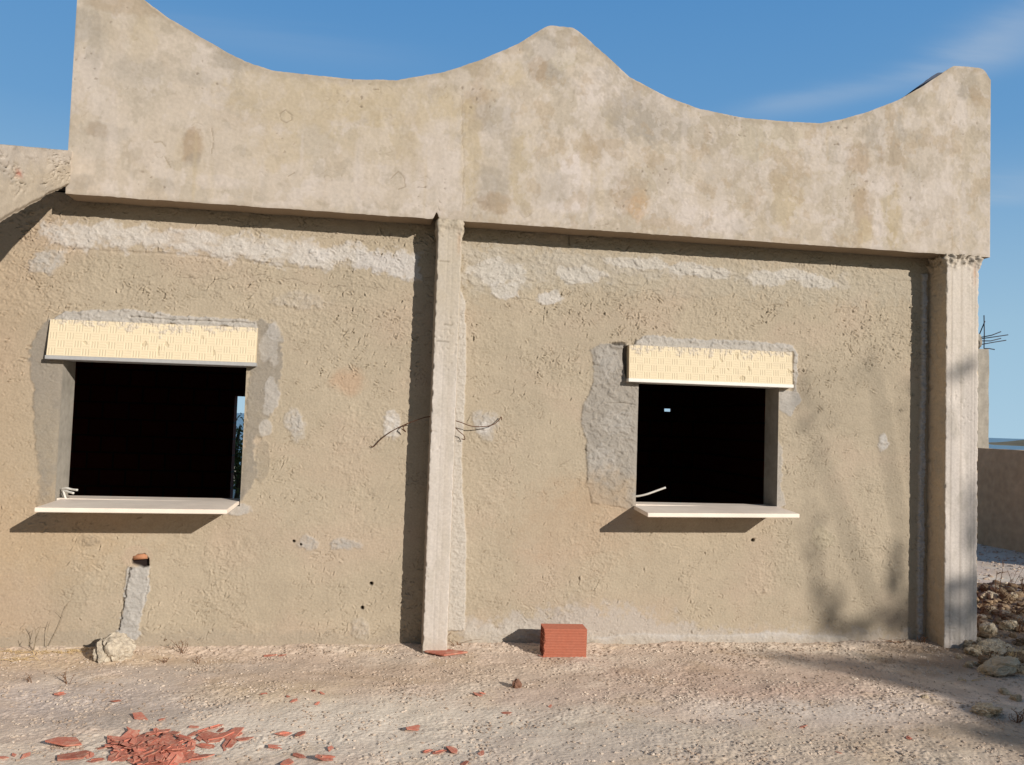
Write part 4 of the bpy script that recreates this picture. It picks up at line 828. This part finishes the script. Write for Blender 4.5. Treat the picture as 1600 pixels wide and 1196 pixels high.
# terracotta shards
def shard_mesh(seed):
    r = random.Random(seed); n = r.choice((4, 5, 5, 6)); el = r.uniform(1.1, 2.6); th = r.uniform(.05, .10); s = MB(); pts = []
    for k in range(n): a = 2*PI*(k+r.uniform(-.28, .28))/n; d = r.uniform(.7, 1.05); pts.append((math.cos(a)*d*el**.5, math.sin(a)*d/el**.5))
    s.prism([(x*.97, y*.97, 0) for x, y in pts], [(x, y, th*r.uniform(.85, 1.15)) for x, y in pts])
    if seed % 3 == 0:                   # stub of a rib from inside the brick
        s.box((-.5*el**.5, -.03, th*.9), (.45*el**.5, .05, th+.14))
    return s.mesh('brick_shard', bevel=.012, segs=1)
SM = [shard_mesh(i) for i in range(14)]
for me in SM: me.materials.append(M['shard'])
nsh = 0
def shard(px, py, size, label, group='broken brick shards on the ground', rz=None, tilt=.25, lift=0., k=None):
    global nsh
    q = on_ground(px, py); o = link('brick_shard', SM[(nsh*5+3) % 14 if k is None else k]); nsh += 1
    s_ = size/2; o.scale = (s_, s_, s_*1.); o.location = (q.x, q.y, q.z+.006+lift); o.rotation_euler = (rng.uniform(-tilt, tilt), rng.uniform(-tilt, tilt), rng.uniform(0, 6.28) if rz is None else rz)
    tag(o, label, 'shard', group); return o
shard(105, 1166, .16, 'large slab-like brick shard left of the broken pile', rz=-.2, tilt=.12, k=1, lift=.012)
shard(118, 1184, .15, 'brick shard lying under the large slab-like shard left of the pile', rz=.5, tilt=.12, k=4)
shard(695, 1023, .25, 'long flat brick shard at the foot of the middle pillar', rz=.12, tilt=.06, k=10, lift=.006)
shard(440, 1026, .07, 'thin upright brick shard near the wall foot by the left bay', rz=1.2, tilt=.4, k=2)
shard(422, 1026, .07, 'flat narrow brick sliver beside the upright shard near the wall foot', rz=.05, tilt=.1, k=5)
for px, py, s_, lb in [(94, 1086, .08, 'long brick sliver alone on the grey dust at the left'), (183, 1097, .06, 'small brick chip between the grey dust and the pile'), (218, 1122, .1, 'flat brick shard lying just above the pile'), (253, 1126, .04, 'little brick crumb right of the flat shard above the pile'),
                       (443, 1149, .08, 'left brick shard of the touching pair right of the pile'), (470, 1149, .09, 'right brick shard of the touching pair right of the pile'), (428, 1169, .09, 'single tilted brick shard right of the pile below the touching pair'), (648, 1140, .11, 'pointed brick shard lying alone on the pale earth'),
                       (668, 1176, .06, 'left chunk of the three brick chunks in a row'), (686, 1177, .07, 'middle chunk of the three brick chunks in a row'), (707, 1174, .09, 'right longer chunk of the three brick chunks in a row'), (752, 1179, .045, 'small brick crumb right of the three chunks in a row'),
                       (725, 1196, .05, 'brick crumb at the bottom edge below the three chunks'), (512, 1187, .10, 'long brick shard at the bottom edge near the touching pair'), (467, 1183, .06, 'blocky brick bit below the touching pair'), (450, 1193, .09, 'ribbed brick bit at the bottom edge below the touching pair'), (516, 1172, .05, 'tiny brick bit above the long bottom-edge shard'),
                       (745, 1087, .06, 'thin brick sliver on the bare earth left of the dark stone'), (753, 1085, .04, 'brick crumb touching the thin sliver on the bare earth'), (791, 1116, .05, 'lone brick chip right of the pale earth'), (860, 1105, .035, 'lone brick crumb below the standing brick'), (1256, 1137, .05, 'reddest brick chip far right on the pale earth'),
                       (1420, 1155, .04, 'dull brick chip lying toward the shaded corner'), (490, 1081, .04, 'upper chip of the loose cluster of brick chips'), (503, 1085, .04, 'second chip of the loose cluster of brick chips'), (459, 1097, .045, 'squarish chip of the loose cluster of brick chips'), (450, 1090, .035, 'tiny chip of the loose cluster of brick chips'), (496, 1101, .035, 'lowest chip of the loose cluster of brick chips'), (412, 1086, .035, 'outlying chip left of the loose cluster of brick chips'),
                       (845, 1027, .04, 'brick crumb at the corner of the standing brick'), (40, 1183, .05, 'brick bit at the far left bottom corner'), (5, 1186, .05, 'brick bit cut by the left edge of the picture'), (22, 1182, .03, 'brick crumb between the two left corner bits'), (1310, 1178, .03, 'small brick crumb on the right foreground')]:
    shard(px, py, s_, lb)
PL = 'terracotta shard heaped in the broken brick pile'
for k in range(112):
    a = rng.uniform(0, 2*PI); d = rng.random()**.6; px = 238+62*d*math.cos(a); py = 1172+30*d*math.sin(a)
    shard(px, py, rng.uniform(.035, .13), PL, 'shards in the broken brick pile', tilt=.32, lift=.030*(1-d)*rng.random())
PR = 'terracotta shard in the loose scatter beside the broken pile'
for px, py, s_ in [(304, 1138, .06), (300, 1150, .06), (318, 1144, .09), (335, 1138, .08), (330, 1155, .14), (345, 1152, .12), (362, 1150, .13), (322, 1168, .08), (358, 1165, .10), (383, 1157, .07), (312, 1156, .06), (316, 1185, .11), (305, 1187, .06), (345, 1143, .06), (175, 1168, .08), (163, 1170, .06), (140, 1183, .06), (150, 1190, .07), (128, 1180, .06), (285, 1190, .08), (372, 1150, .05)]:
    shard(px, py, s_, PR, 'loose shards beside the broken pile')
q = on_ground(808, 1075); o = link('dark_stone', RM[1].copy()); o.data.materials.clear(); o.data.materials.append(mat('burnt_clay', tuple(lin(124, 92, 76)), .9, var=.2, vscale=20, bump=.4, bscale=60))
o.location = (q.x, q.y, q.z+.02); o.scale = (.028, .02, .026); o.rotation_euler = (.3, .9, .4); tag(o, 'upright dark brown stone on the earth below the standing brick', 'stone')

# ---- dead weeds and straw
def weed(px, py, h, n, spread, material, label, seed, r0=.0016, lean=(0, 0), twigs=2, group=None, flat=False, cat='weed'):
    r = random.Random(seed); s = MB(); q = on_ground(px, py); r0 *= 1.45
    for k in range(n):
        a = r.uniform(0, 2*PI); L_ = h*r.uniform(.55, 1.05); sp = spread*r.uniform(.3, 1.)
        if flat: dirv = Vector((math.cos(a)*sp, -abs(math.sin(a))*sp*.3, r.uniform(.02, .1)*h))
        else: dirv = Vector((math.cos(a)*sp+lean[0]*L_, -abs(math.sin(a)*sp)*.6+lean[1]*L_, L_))
        b = Vector((r.uniform(-.02, .02), r.uniform(-.02, .01), -.008)); mid = b+dirv*.5+Vector((r.uniform(-.02, .02), r.uniform(-.01, .01), (.03 if flat else .02)*r.random()))
        pts = spline([b, mid, b+dirv], 5); s.tube(pts, r0*r.uniform(.7, 1.2), 4, .4)
        for j in range(twigs):
            i = r.randrange(3, len(pts)-1); t = Vector((r.uniform(-1, 1), r.uniform(-.7, .2), r.uniform(.1, 1))).normalized()*L_*r.uniform(.1, .3)
            s.tube([pts[i], pts[i]+t*.55+Vector((0, 0, .004)), pts[i]+t], r0*.6, 4, .5)
    o = s.build('dry_grass' if flat else 'dead_weed', material); o.location = q; tag(o, label, cat, group); return o
G1 = 'dry weeds along the wall foot'
weed(54, 1018, .19, 3, .10, M['grey_twig'], 'tall forked grey stalk rising against the wall at far left', 1, .0022, twigs=1, group=G1)
weed(78, 1012, .28, 2, .10, M['grey_twig'], 'thinnest long stalk leaning right beside the forked one', 2, .0015, (.25, 0), 2, group=G1)
weed(112, 982, .08, 3, .2, M['grey_twig'], 'short slanting twig against the wall above the straw', 3, .002, (-.5, 0), 1, group=G1)
weed(265, 1008, .09, 6, .07, M['twig'], 'reddish brown tuft right of the limestone rock', 4, .0014, (0, 0), 4, group=G1)
weed(305, 1004, .15, 6, .08, M['twig'], 'taller wispy brown tuft against the wall right of the rock', 5, .0012, (0, 0), 4, group=G1)
weed(285, 1020, .10, 6, .09, M['twig'], 'brown branching tuft below the wispy one', 6, .0014, (0, 0), 4, group=G1)
weed(255, 1036, .05, 6, .08, M['twig'], 'low dark creeping tuft on the earth right of the rock', 7, .0016, (0, 0), 3, group=G1)
weed(308, 1036, .06, 4, .05, M['twig'], 'tiny upright brown tuft on the earth', 8, .0014, (0, 0), 3, group=G1)
weed(48, 1066, .06, 5, .05, M['twig'], 'small brown tuft on the grey dust at left', 9, .0015, (0, 0), 3, group=G1)
weed(105, 1068, .08, 5, .07, M['twig'], 'spreading brown tuft on the grey dust', 10, .0016, (.3, 0), 3, group=G1)
weed(696, 1012, .12, 6, .05, M['twig'], 'dark twiggy weed at the foot of the middle pillar', 11, .0022, (0, 0), 3, group=G1)
weed(715, 1008, .06, 4, .16, M['twig'], 'thin weed arching right from the middle pillar foot', 12, .0016, (.8, 0), 1, group=G1)
weed(1440, 1004, .07, 8, .06, M['twig'], 'brown tuft in the corner before the end pillar', 13, .0018, (0, 0), 3, group=G1)
weed(1405, 1004, .04, 6, .14, M['twig'], 'flattened twigs lying left of the end pillar corner', 14, .002, (-.6, 0), 2, group=G1)
G2 = 'dead weeds in the rubble'
weed(1556, 935, .36, 2, .06, M['twig'], 'tall thin dead shrub standing up behind the rubble', 20, .003, (0, 0), 7, group=G2, cat='shrub')
weed(1580, 930, .26, 3, .16, M['twig'], 'spindly weed leaning right behind the rubble', 21, .0016, (.1, 0), 5, group=G2)
weed(1512, 995, .10, 10, .08, M['twig'], 'dark tangled weed hugging the end pillar foot', 22, .002, (0, 0), 4, group=G2)
weed(1578, 1040, .13, 9, .04, M['straw'], 'straw coloured upright tuft before the rubble', 23, .0016, (0, 0), 1, group=G2)
weed(1596, 1030, .12, 8, .05, M['straw'], 'straw tuft at the right edge of the picture', 24, .0016, (0, 0), 1, group=G2)
weed(1540, 960, .1, 12, .16, M['twig'], 'matted brown weed spread across the top of the rubble', 25, .002, (0, 0), 4, group=G2)
weed(1580, 965, .1, 12, .16, M['twig'], 'matted brown weed on the rubble by the right edge', 26, .002, (0, 0), 4, group=G2)
for k, (px, py, h_, n_) in enumerate([(1520, 975, .12, 9), (1562, 1000, .1, 9), (1592, 990, .16, 9), (1545, 1030, .08, 8), (1600, 1050, .12, 9), (1570, 925, .14, 8), (1535, 945, .12, 8), (1598, 940, .2, 7)]):
    weed(px, py, h_, n_, .10, M['twig'], 'small brown dead weed tangled among the rubble stones', 60+k, .0017, (0, 0), 5, group='brown weeds tangled in the rubble stones')
weed(1510, 1062, .04, 6, .2, M['straw'], 'few pale stalks lying on the shaded earth', 27, .0014, (-.6, 0), 1, group=G2)
weed(1590, 1128, .09, 12, .1, M['twig'], 'brown weed at the right edge below the flat stone', 28, .0016, (0, 0), 4, group=G2)
G3 = 'flattened straw at the left wall foot'
for k, (px, py, lb) in enumerate([(20, 1020, 'flattened straw at the left edge of the picture'), (60, 1022, 'flattened straw below the forked grey stalk'), (105, 1020, 'flattened straw under the slanting twig'), (140, 1016, 'flattened straw touching the limestone rock'), (225, 1000, 'few flattened straws right of the patched chase'), (30, 1032, 'lowest thin mat of straw at the left')]):
    weed(px, py, .22, 15 if k != 4 else 6, .17, M['straw'], lb, 40+k, .0015, flat=True, twigs=0, group=G3, cat='straw')

# ================================================================== BEYOND
# low boundary wall at right
s = MB()
p0 = atz(1528, 849); p1 = atz(1602, 864.5); dv = Vector((p1[0]-p0[0], p1[1]-p0[1], 0)); nrm = Vector((dv.y, -dv.x, 0)).normalized()
if nrm.dot(Vector((-p0[0], -CD-p0[1], 0))) < 0: nrm = -nrm
def build_boundary():
    a = Vector((p0[0], p0[1], 0))-dv.normalized()*.25; b = Vector((p1[0], p1[1], 0))+dv.normalized()*2.2
    n = 160; m_ = 60; s_ = np.linspace(0, 1, n); t = np.linspace(0, 1, m_); S, T = np.meshgrid(s_, t); Ln = (b-a).length
    top = 1.435+.008*gn(s_*Ln*3, s_*0, 900); h = .012*fbm(S*Ln*2, T*3, 4, 905)+.004*gn(S*Ln*20, T*28, 907)
    X = a.x+(b.x-a.x)*S+nrm.x*h; Y = a.y+(b.y-a.y)*S+nrm.y*h; Z = -.15+(top+.15)*T
    V = np.stack([X, Y, Z], -1); f = V.reshape(-1, 3); bk = V.copy(); bk[..., 0] -= nrm.x*(.18+h); bk[..., 1] -= nrm.y*(.18+h)
    tp_ = np.concatenate([V[-1], bk[-1]]); e0 = np.concatenate([V[:, 0], bk[:, 0]]); e1 = np.concatenate([bk[:, -1], V[:, -1]])
    k = n*m_; vv = np.concatenate([f, bk[:, ::-1].reshape(-1, 3), tp_, e0, e1]); q = np.concatenate([grid_quads(n, m_), grid_quads(n, m_)+k, grid_quads(n, 2)+2*k, grid_quads(m_, 2)+2*k+2*n, grid_quads(m_, 2)+2*k+2*n+2*m_])
    tag(link('boundary_wall', np_mesh('boundary_wall', vv, q), M['shaded_wall']), 'low brown rendered boundary wall in shade beyond the end pillar', 'wall')
build_boundary()
# unfinished post with starter bars
pt = empty('concrete_post', (0, 0, 0)); tag(pt, 'unfinished concrete post with bent steel bars beyond the end pillar', 'post')
def build_post():
    YP = 6.2; xl, xr = at(1519, 620, YP)[0], at(1545, 620, YP)[0]; zt = at(1545, 546, YP)[2]; zj = at(1532, 520, YP)[2]
    s = MB(); s.box((xl, YP, -.2), (xr, YP+.28, zt)); bm = bmesh.new(); me = s.mesh('shaft'); bm.from_mesh(me)
    bmesh.ops.subdivide_edges(bm, edges=bm.edges[:], cuts=24, use_grid_fill=True)
    for v in bm.verts:
        d = .012*float(fbm(np.array([v.co.x*5+v.co.y*3]), np.array([v.co.z*4]), 3, 950)[0]); v.co.x += d; v.co.y -= d
    bm.to_mesh(me); bm.free()
    link('shaft', me, M['reveal'], pt)
    s = MB(); xm = at(1532, 530, YP)[0]
    bm = bmesh.new(); bmesh.ops.create_icosphere(bm, subdivisions=3, radius=1.)
    for v in bm.verts:
        n_ = float(fbm(np.array([v.co.x*2.4+v.co.z]), np.array([v.co.y*2.4+v.co.z*1.7]), 3, 960)[0]); v.co = v.co*(1+.35*n_); v.co = Vector((v.co.x*.085+xm, v.co.y*.10+YP+.12, v.co.z*.15+(zt+zj)/2))
    me = bpy.data.meshes.new('broken_top'); bm.to_mesh(me); bm.free(); link('broken_top', me, M['reveal'], pt)
    for q in [[(1530, 528, .10), (1550, 524, .02), (1564, 518.5, 0)], [(1530, 530, .12), (1555, 526.5, .05), (1575, 523.5, .05)], [(1530, 533, .15), (1548, 533, .1), (1564, 529, .1)], [(1531, 539, .08), (1553, 535, .1), (1572, 532, .1)], [(1538, 545, .15), (1546, 545, .15), (1554, 546.5, .15)], [(1537.5, 545, .1), (1538, 520, .1), (1537.5, 493, .1)], [(1529, 526, .15), (1534, 514, .13), (1539, 502, .11)]]:
        t = MB(); t.tube([at(x, y, YP+d) for x, y, d in q], .0085, 6); t.build('rebar', M['rebar'], pt, smooth=True)
build_post()

# ---- trees
def leafy(name_seed, centres, n_leaf, leaf, up=.0):
    r = np.random.RandomState(name_seed); V = []; Q = []
    for (c, rad) in centres:
        k = int(n_leaf*rad[0]*rad[1]*rad[2]**.5); d = r.normal(size=(k, 3)); d /= np.linalg.norm(d, axis=1)[:, None]; rr = r.uniform(0, 1, (k, 1))**.45
        p_ = np.array(c)+d*rr*np.array(rad); a = r.normal(size=(k, 3)); a[:, 2] += up; a /= np.linalg.norm(a, axis=1)[:, None]; b_ = np.cross(a, r.normal(size=(k, 3))); b_ /= np.linalg.norm(b_, axis=1)[:, None]
        l = leaf*r.uniform(.6, 1.3, (k, 1)); w = l*.32
        V.append(np.stack([p_-a*l, p_+b_*w, p_+a*l, p_-b_*w], 1).reshape(-1, 3))
    V = np.concatenate(V); return np_mesh('crown', V, np.arange(len(V)).reshape(-1, 4), None, False)
def tree(x, y, h, clumps, label, seed, trunk_r=.11, dens=260, leaf=.06, group=None):
    z = gz(x, y); t = empty('tree', (x, y, z)); tag(t, label, 'tree', group); s = MB(); r = random.Random(seed)
    s.tube(spline([(0, 0, -.1), (.05, .03, h*.3), (-.04, .05, h*.6), (.02, 0, h*.92)], 5), trunk_r, 8, .25)
    for c, rad in clumps:
        b = min(max(c[2]*.55, h*.18), h*.8); s.tube(spline([(0, 0, b), (c[0]*.5, c[1]*.5, (b+c[2])*.5+.1), c], 4), trunk_r*.35, 6, .3)
    s.build('trunk', M['bark'], t, smooth=True); link('crown', leafy(seed, clumps, dens, leaf), M['leaf'], t); return t
def sunpt(X_, Y_, Z_, t): return (X_+TAZ*t, Y_-t, Z_+TEL*t)
# a tree behind and right of the viewer: the shade on the end bay is its own, each bough placed along the sun's ray
BOUGHS = [('w', 1394, 900, .05, .27, .8), ('w', 1400, 965, .17, .13, .75), ('w', 1305, 980, .16, .13, .6), ('w', 1345, 980, .12, .10, .6), ('w', 1440, 985, .12, .14, .8), ('w', 1265, 840, .09, .65, .22), ('w', 1258, 655, .18, .34, .20), ('w', 1350, 575, .30, .10, .13), ('w', 1415, 640, .12, .4, .10), ('w', 1290, 940, .12, .2, .35),
          ('p', 1505, 577, .14, .06, .40), ('p', 1517, 830, .035, .22, .7), ('p', 1500, 915, .13, .07, .8), ('p', 1488, 955, .04, .10, .8), ('p', 1522, 945, .04, .12, .8), ('p', 1516, 775, .03, .16, .5),
          ('g', 1230, 1030, .20, .03, .5), ('g', 1330, 1040, .25, .04, .9), ('g', 1420, 1040, .28, .05, 1.), ('g', 1400, 1062, .2, .035, .8), ('g', 1490, 1050, .3, .09, 1.), ('g', 1560, 1060, .35, .13, 1.), ('g', 1590, 1010, .5, .2, 1.), ('g', 1540, 985, .3, .16, 1.), ('g', 1560, 945, .4, .14, .9), ('g', 1640, 960, .8, .4, 1.), ('g', 1650, 1060, .6, .25, 1.),
          ('g', 1590, 1095, .25, .06, .9), ('g', 1580, 1150, .2, .06, .8), ('g', 1610, 1130, .25, .12, 1.), ('g', 1480, 1078, .18, .03, .6), ('g', 1540, 1105, .16, .03, .5), ('g', 1590, 870, .8, .2, .9)]
def shade_tree():
    R = random.Random(91); pos = []
    for k, px, py, rx, rz, den in BOUGHS:
        c = at(px, py, 0.) if k == 'w' else at(px, py, -P) if k == 'p' else atz(px, py)
        t = 10.4+c[1]+R.uniform(-.5, .5); pos.append((sunpt(c[0], c[1], c[2], t), rx, rz, den))
    bx, by = 12.9, -10.9; z = gz(bx, by); t = empty('tree', (bx, by, z)); tag(t, 'open feathery green tree standing out of the picture behind the viewer', 'tree'); s = MB()
    s.tube(spline([(0, 0, -.1), (.08, .03, 1.6), (-.05, .05, 3.), (0, 0, 4.3)], 5), .13, 8, .4); V = []
    for (c, rx, rz, den), k in zip(pos, [b_[0] for b_ in BOUGHS]):
        l = (c[0]-bx, c[1]-by, c[2]-z); V.append((l, rx, rz, den*(2.6 if k == 'g' else 1.15)))
        b = min(max(l[2]-.5-.35*math.hypot(l[0], l[1]), 1.4), 4.2); s.tube(spline([(0, 0, b), (l[0]*.5, l[1]*.5, b+(l[2]-b)*.35), (l[0]*.9, l[1]*.9, l[2]-rz*.9), l], 4), .018, 5, .3)
    s.build('trunk', M['bark'], t, smooth=True)
    r = np.random.RandomState(4); out = []
    for l, rx, rz, den in V:
        n = int(1500*den*(rx*rz)**.85)+int(30*den); d = r.normal(size=(n, 3)); d /= np.linalg.norm(d, axis=1)[:, None]; p_ = np.array(l)+d*r.uniform(0, 1, (n, 1))**.5*np.array([rx*1.05, rx*1.05, rz*1.05])
        a = r.normal(size=(n, 3)); a /= np.linalg.norm(a, axis=1)[:, None]; b_ = np.cross(a, r.normal(size=(n, 3))); b_ /= np.linalg.norm(b_, axis=1)[:, None]; q = .045*r.uniform(.6, 1.3, (n, 1)); w = q*.45
        out.append(np.stack([p_-a*q, p_+b_*w, p_+a*q, p_-b_*w], 1).reshape(-1, 3))
    V = np.concatenate(out); link('crown', np_mesh('crown', V, np.arange(len(V)).reshape(-1, 4), None, False), M['leaf'], t)
shade_tree()
# unseen scrub added behind the viewer to block part of the sky light
def added_thicket():
    r = random.Random(17); cl = []
    for i in range(150):
        x = r.uniform(-24, 22); y = -12.2-r.uniform(0, 3.5); hmax = 6.5 if x < 1.5 else 3.1
        cl.append(((x, y, r.uniform(.3, hmax-.8)), (1.3, 1.1, .9)))
    for i in range(50): cl.append(((r.uniform(-17, -12), r.uniform(-11, -1), r.uniform(.3, 4.)), (1.2, 1.2, 1.)))
    tag(link('added_thicket', leafy(33, cl, 120, .24), M['leaf']), 'dense dark scrub added behind the viewer, out of the picture, to block sky light', 'added_thicket', kind='stuff')
added_thicket()
# scrub and a tree seen through the back doorway
sx_ = at(371, 700, 9.)[0]
tree(sx_, 9., 1.5, [((0, 0, .55), (.55, .5, .5)), ((.1, .1, 1.0), (.42, .4, .42)), ((-.25, 0, .85), (.4, .4, .4)), ((.3, 0, .8), (.4, .4, .45)), ((.04, 0, 1.4), (.16, .16, .3)), ((-.5, .1, .5), (.4, .4, .4)), ((.55, .1, .45), (.4, .4, .4))], 'sunlit green shrub seen through the far doorway of the left room', 77, .05, 2600, .05)
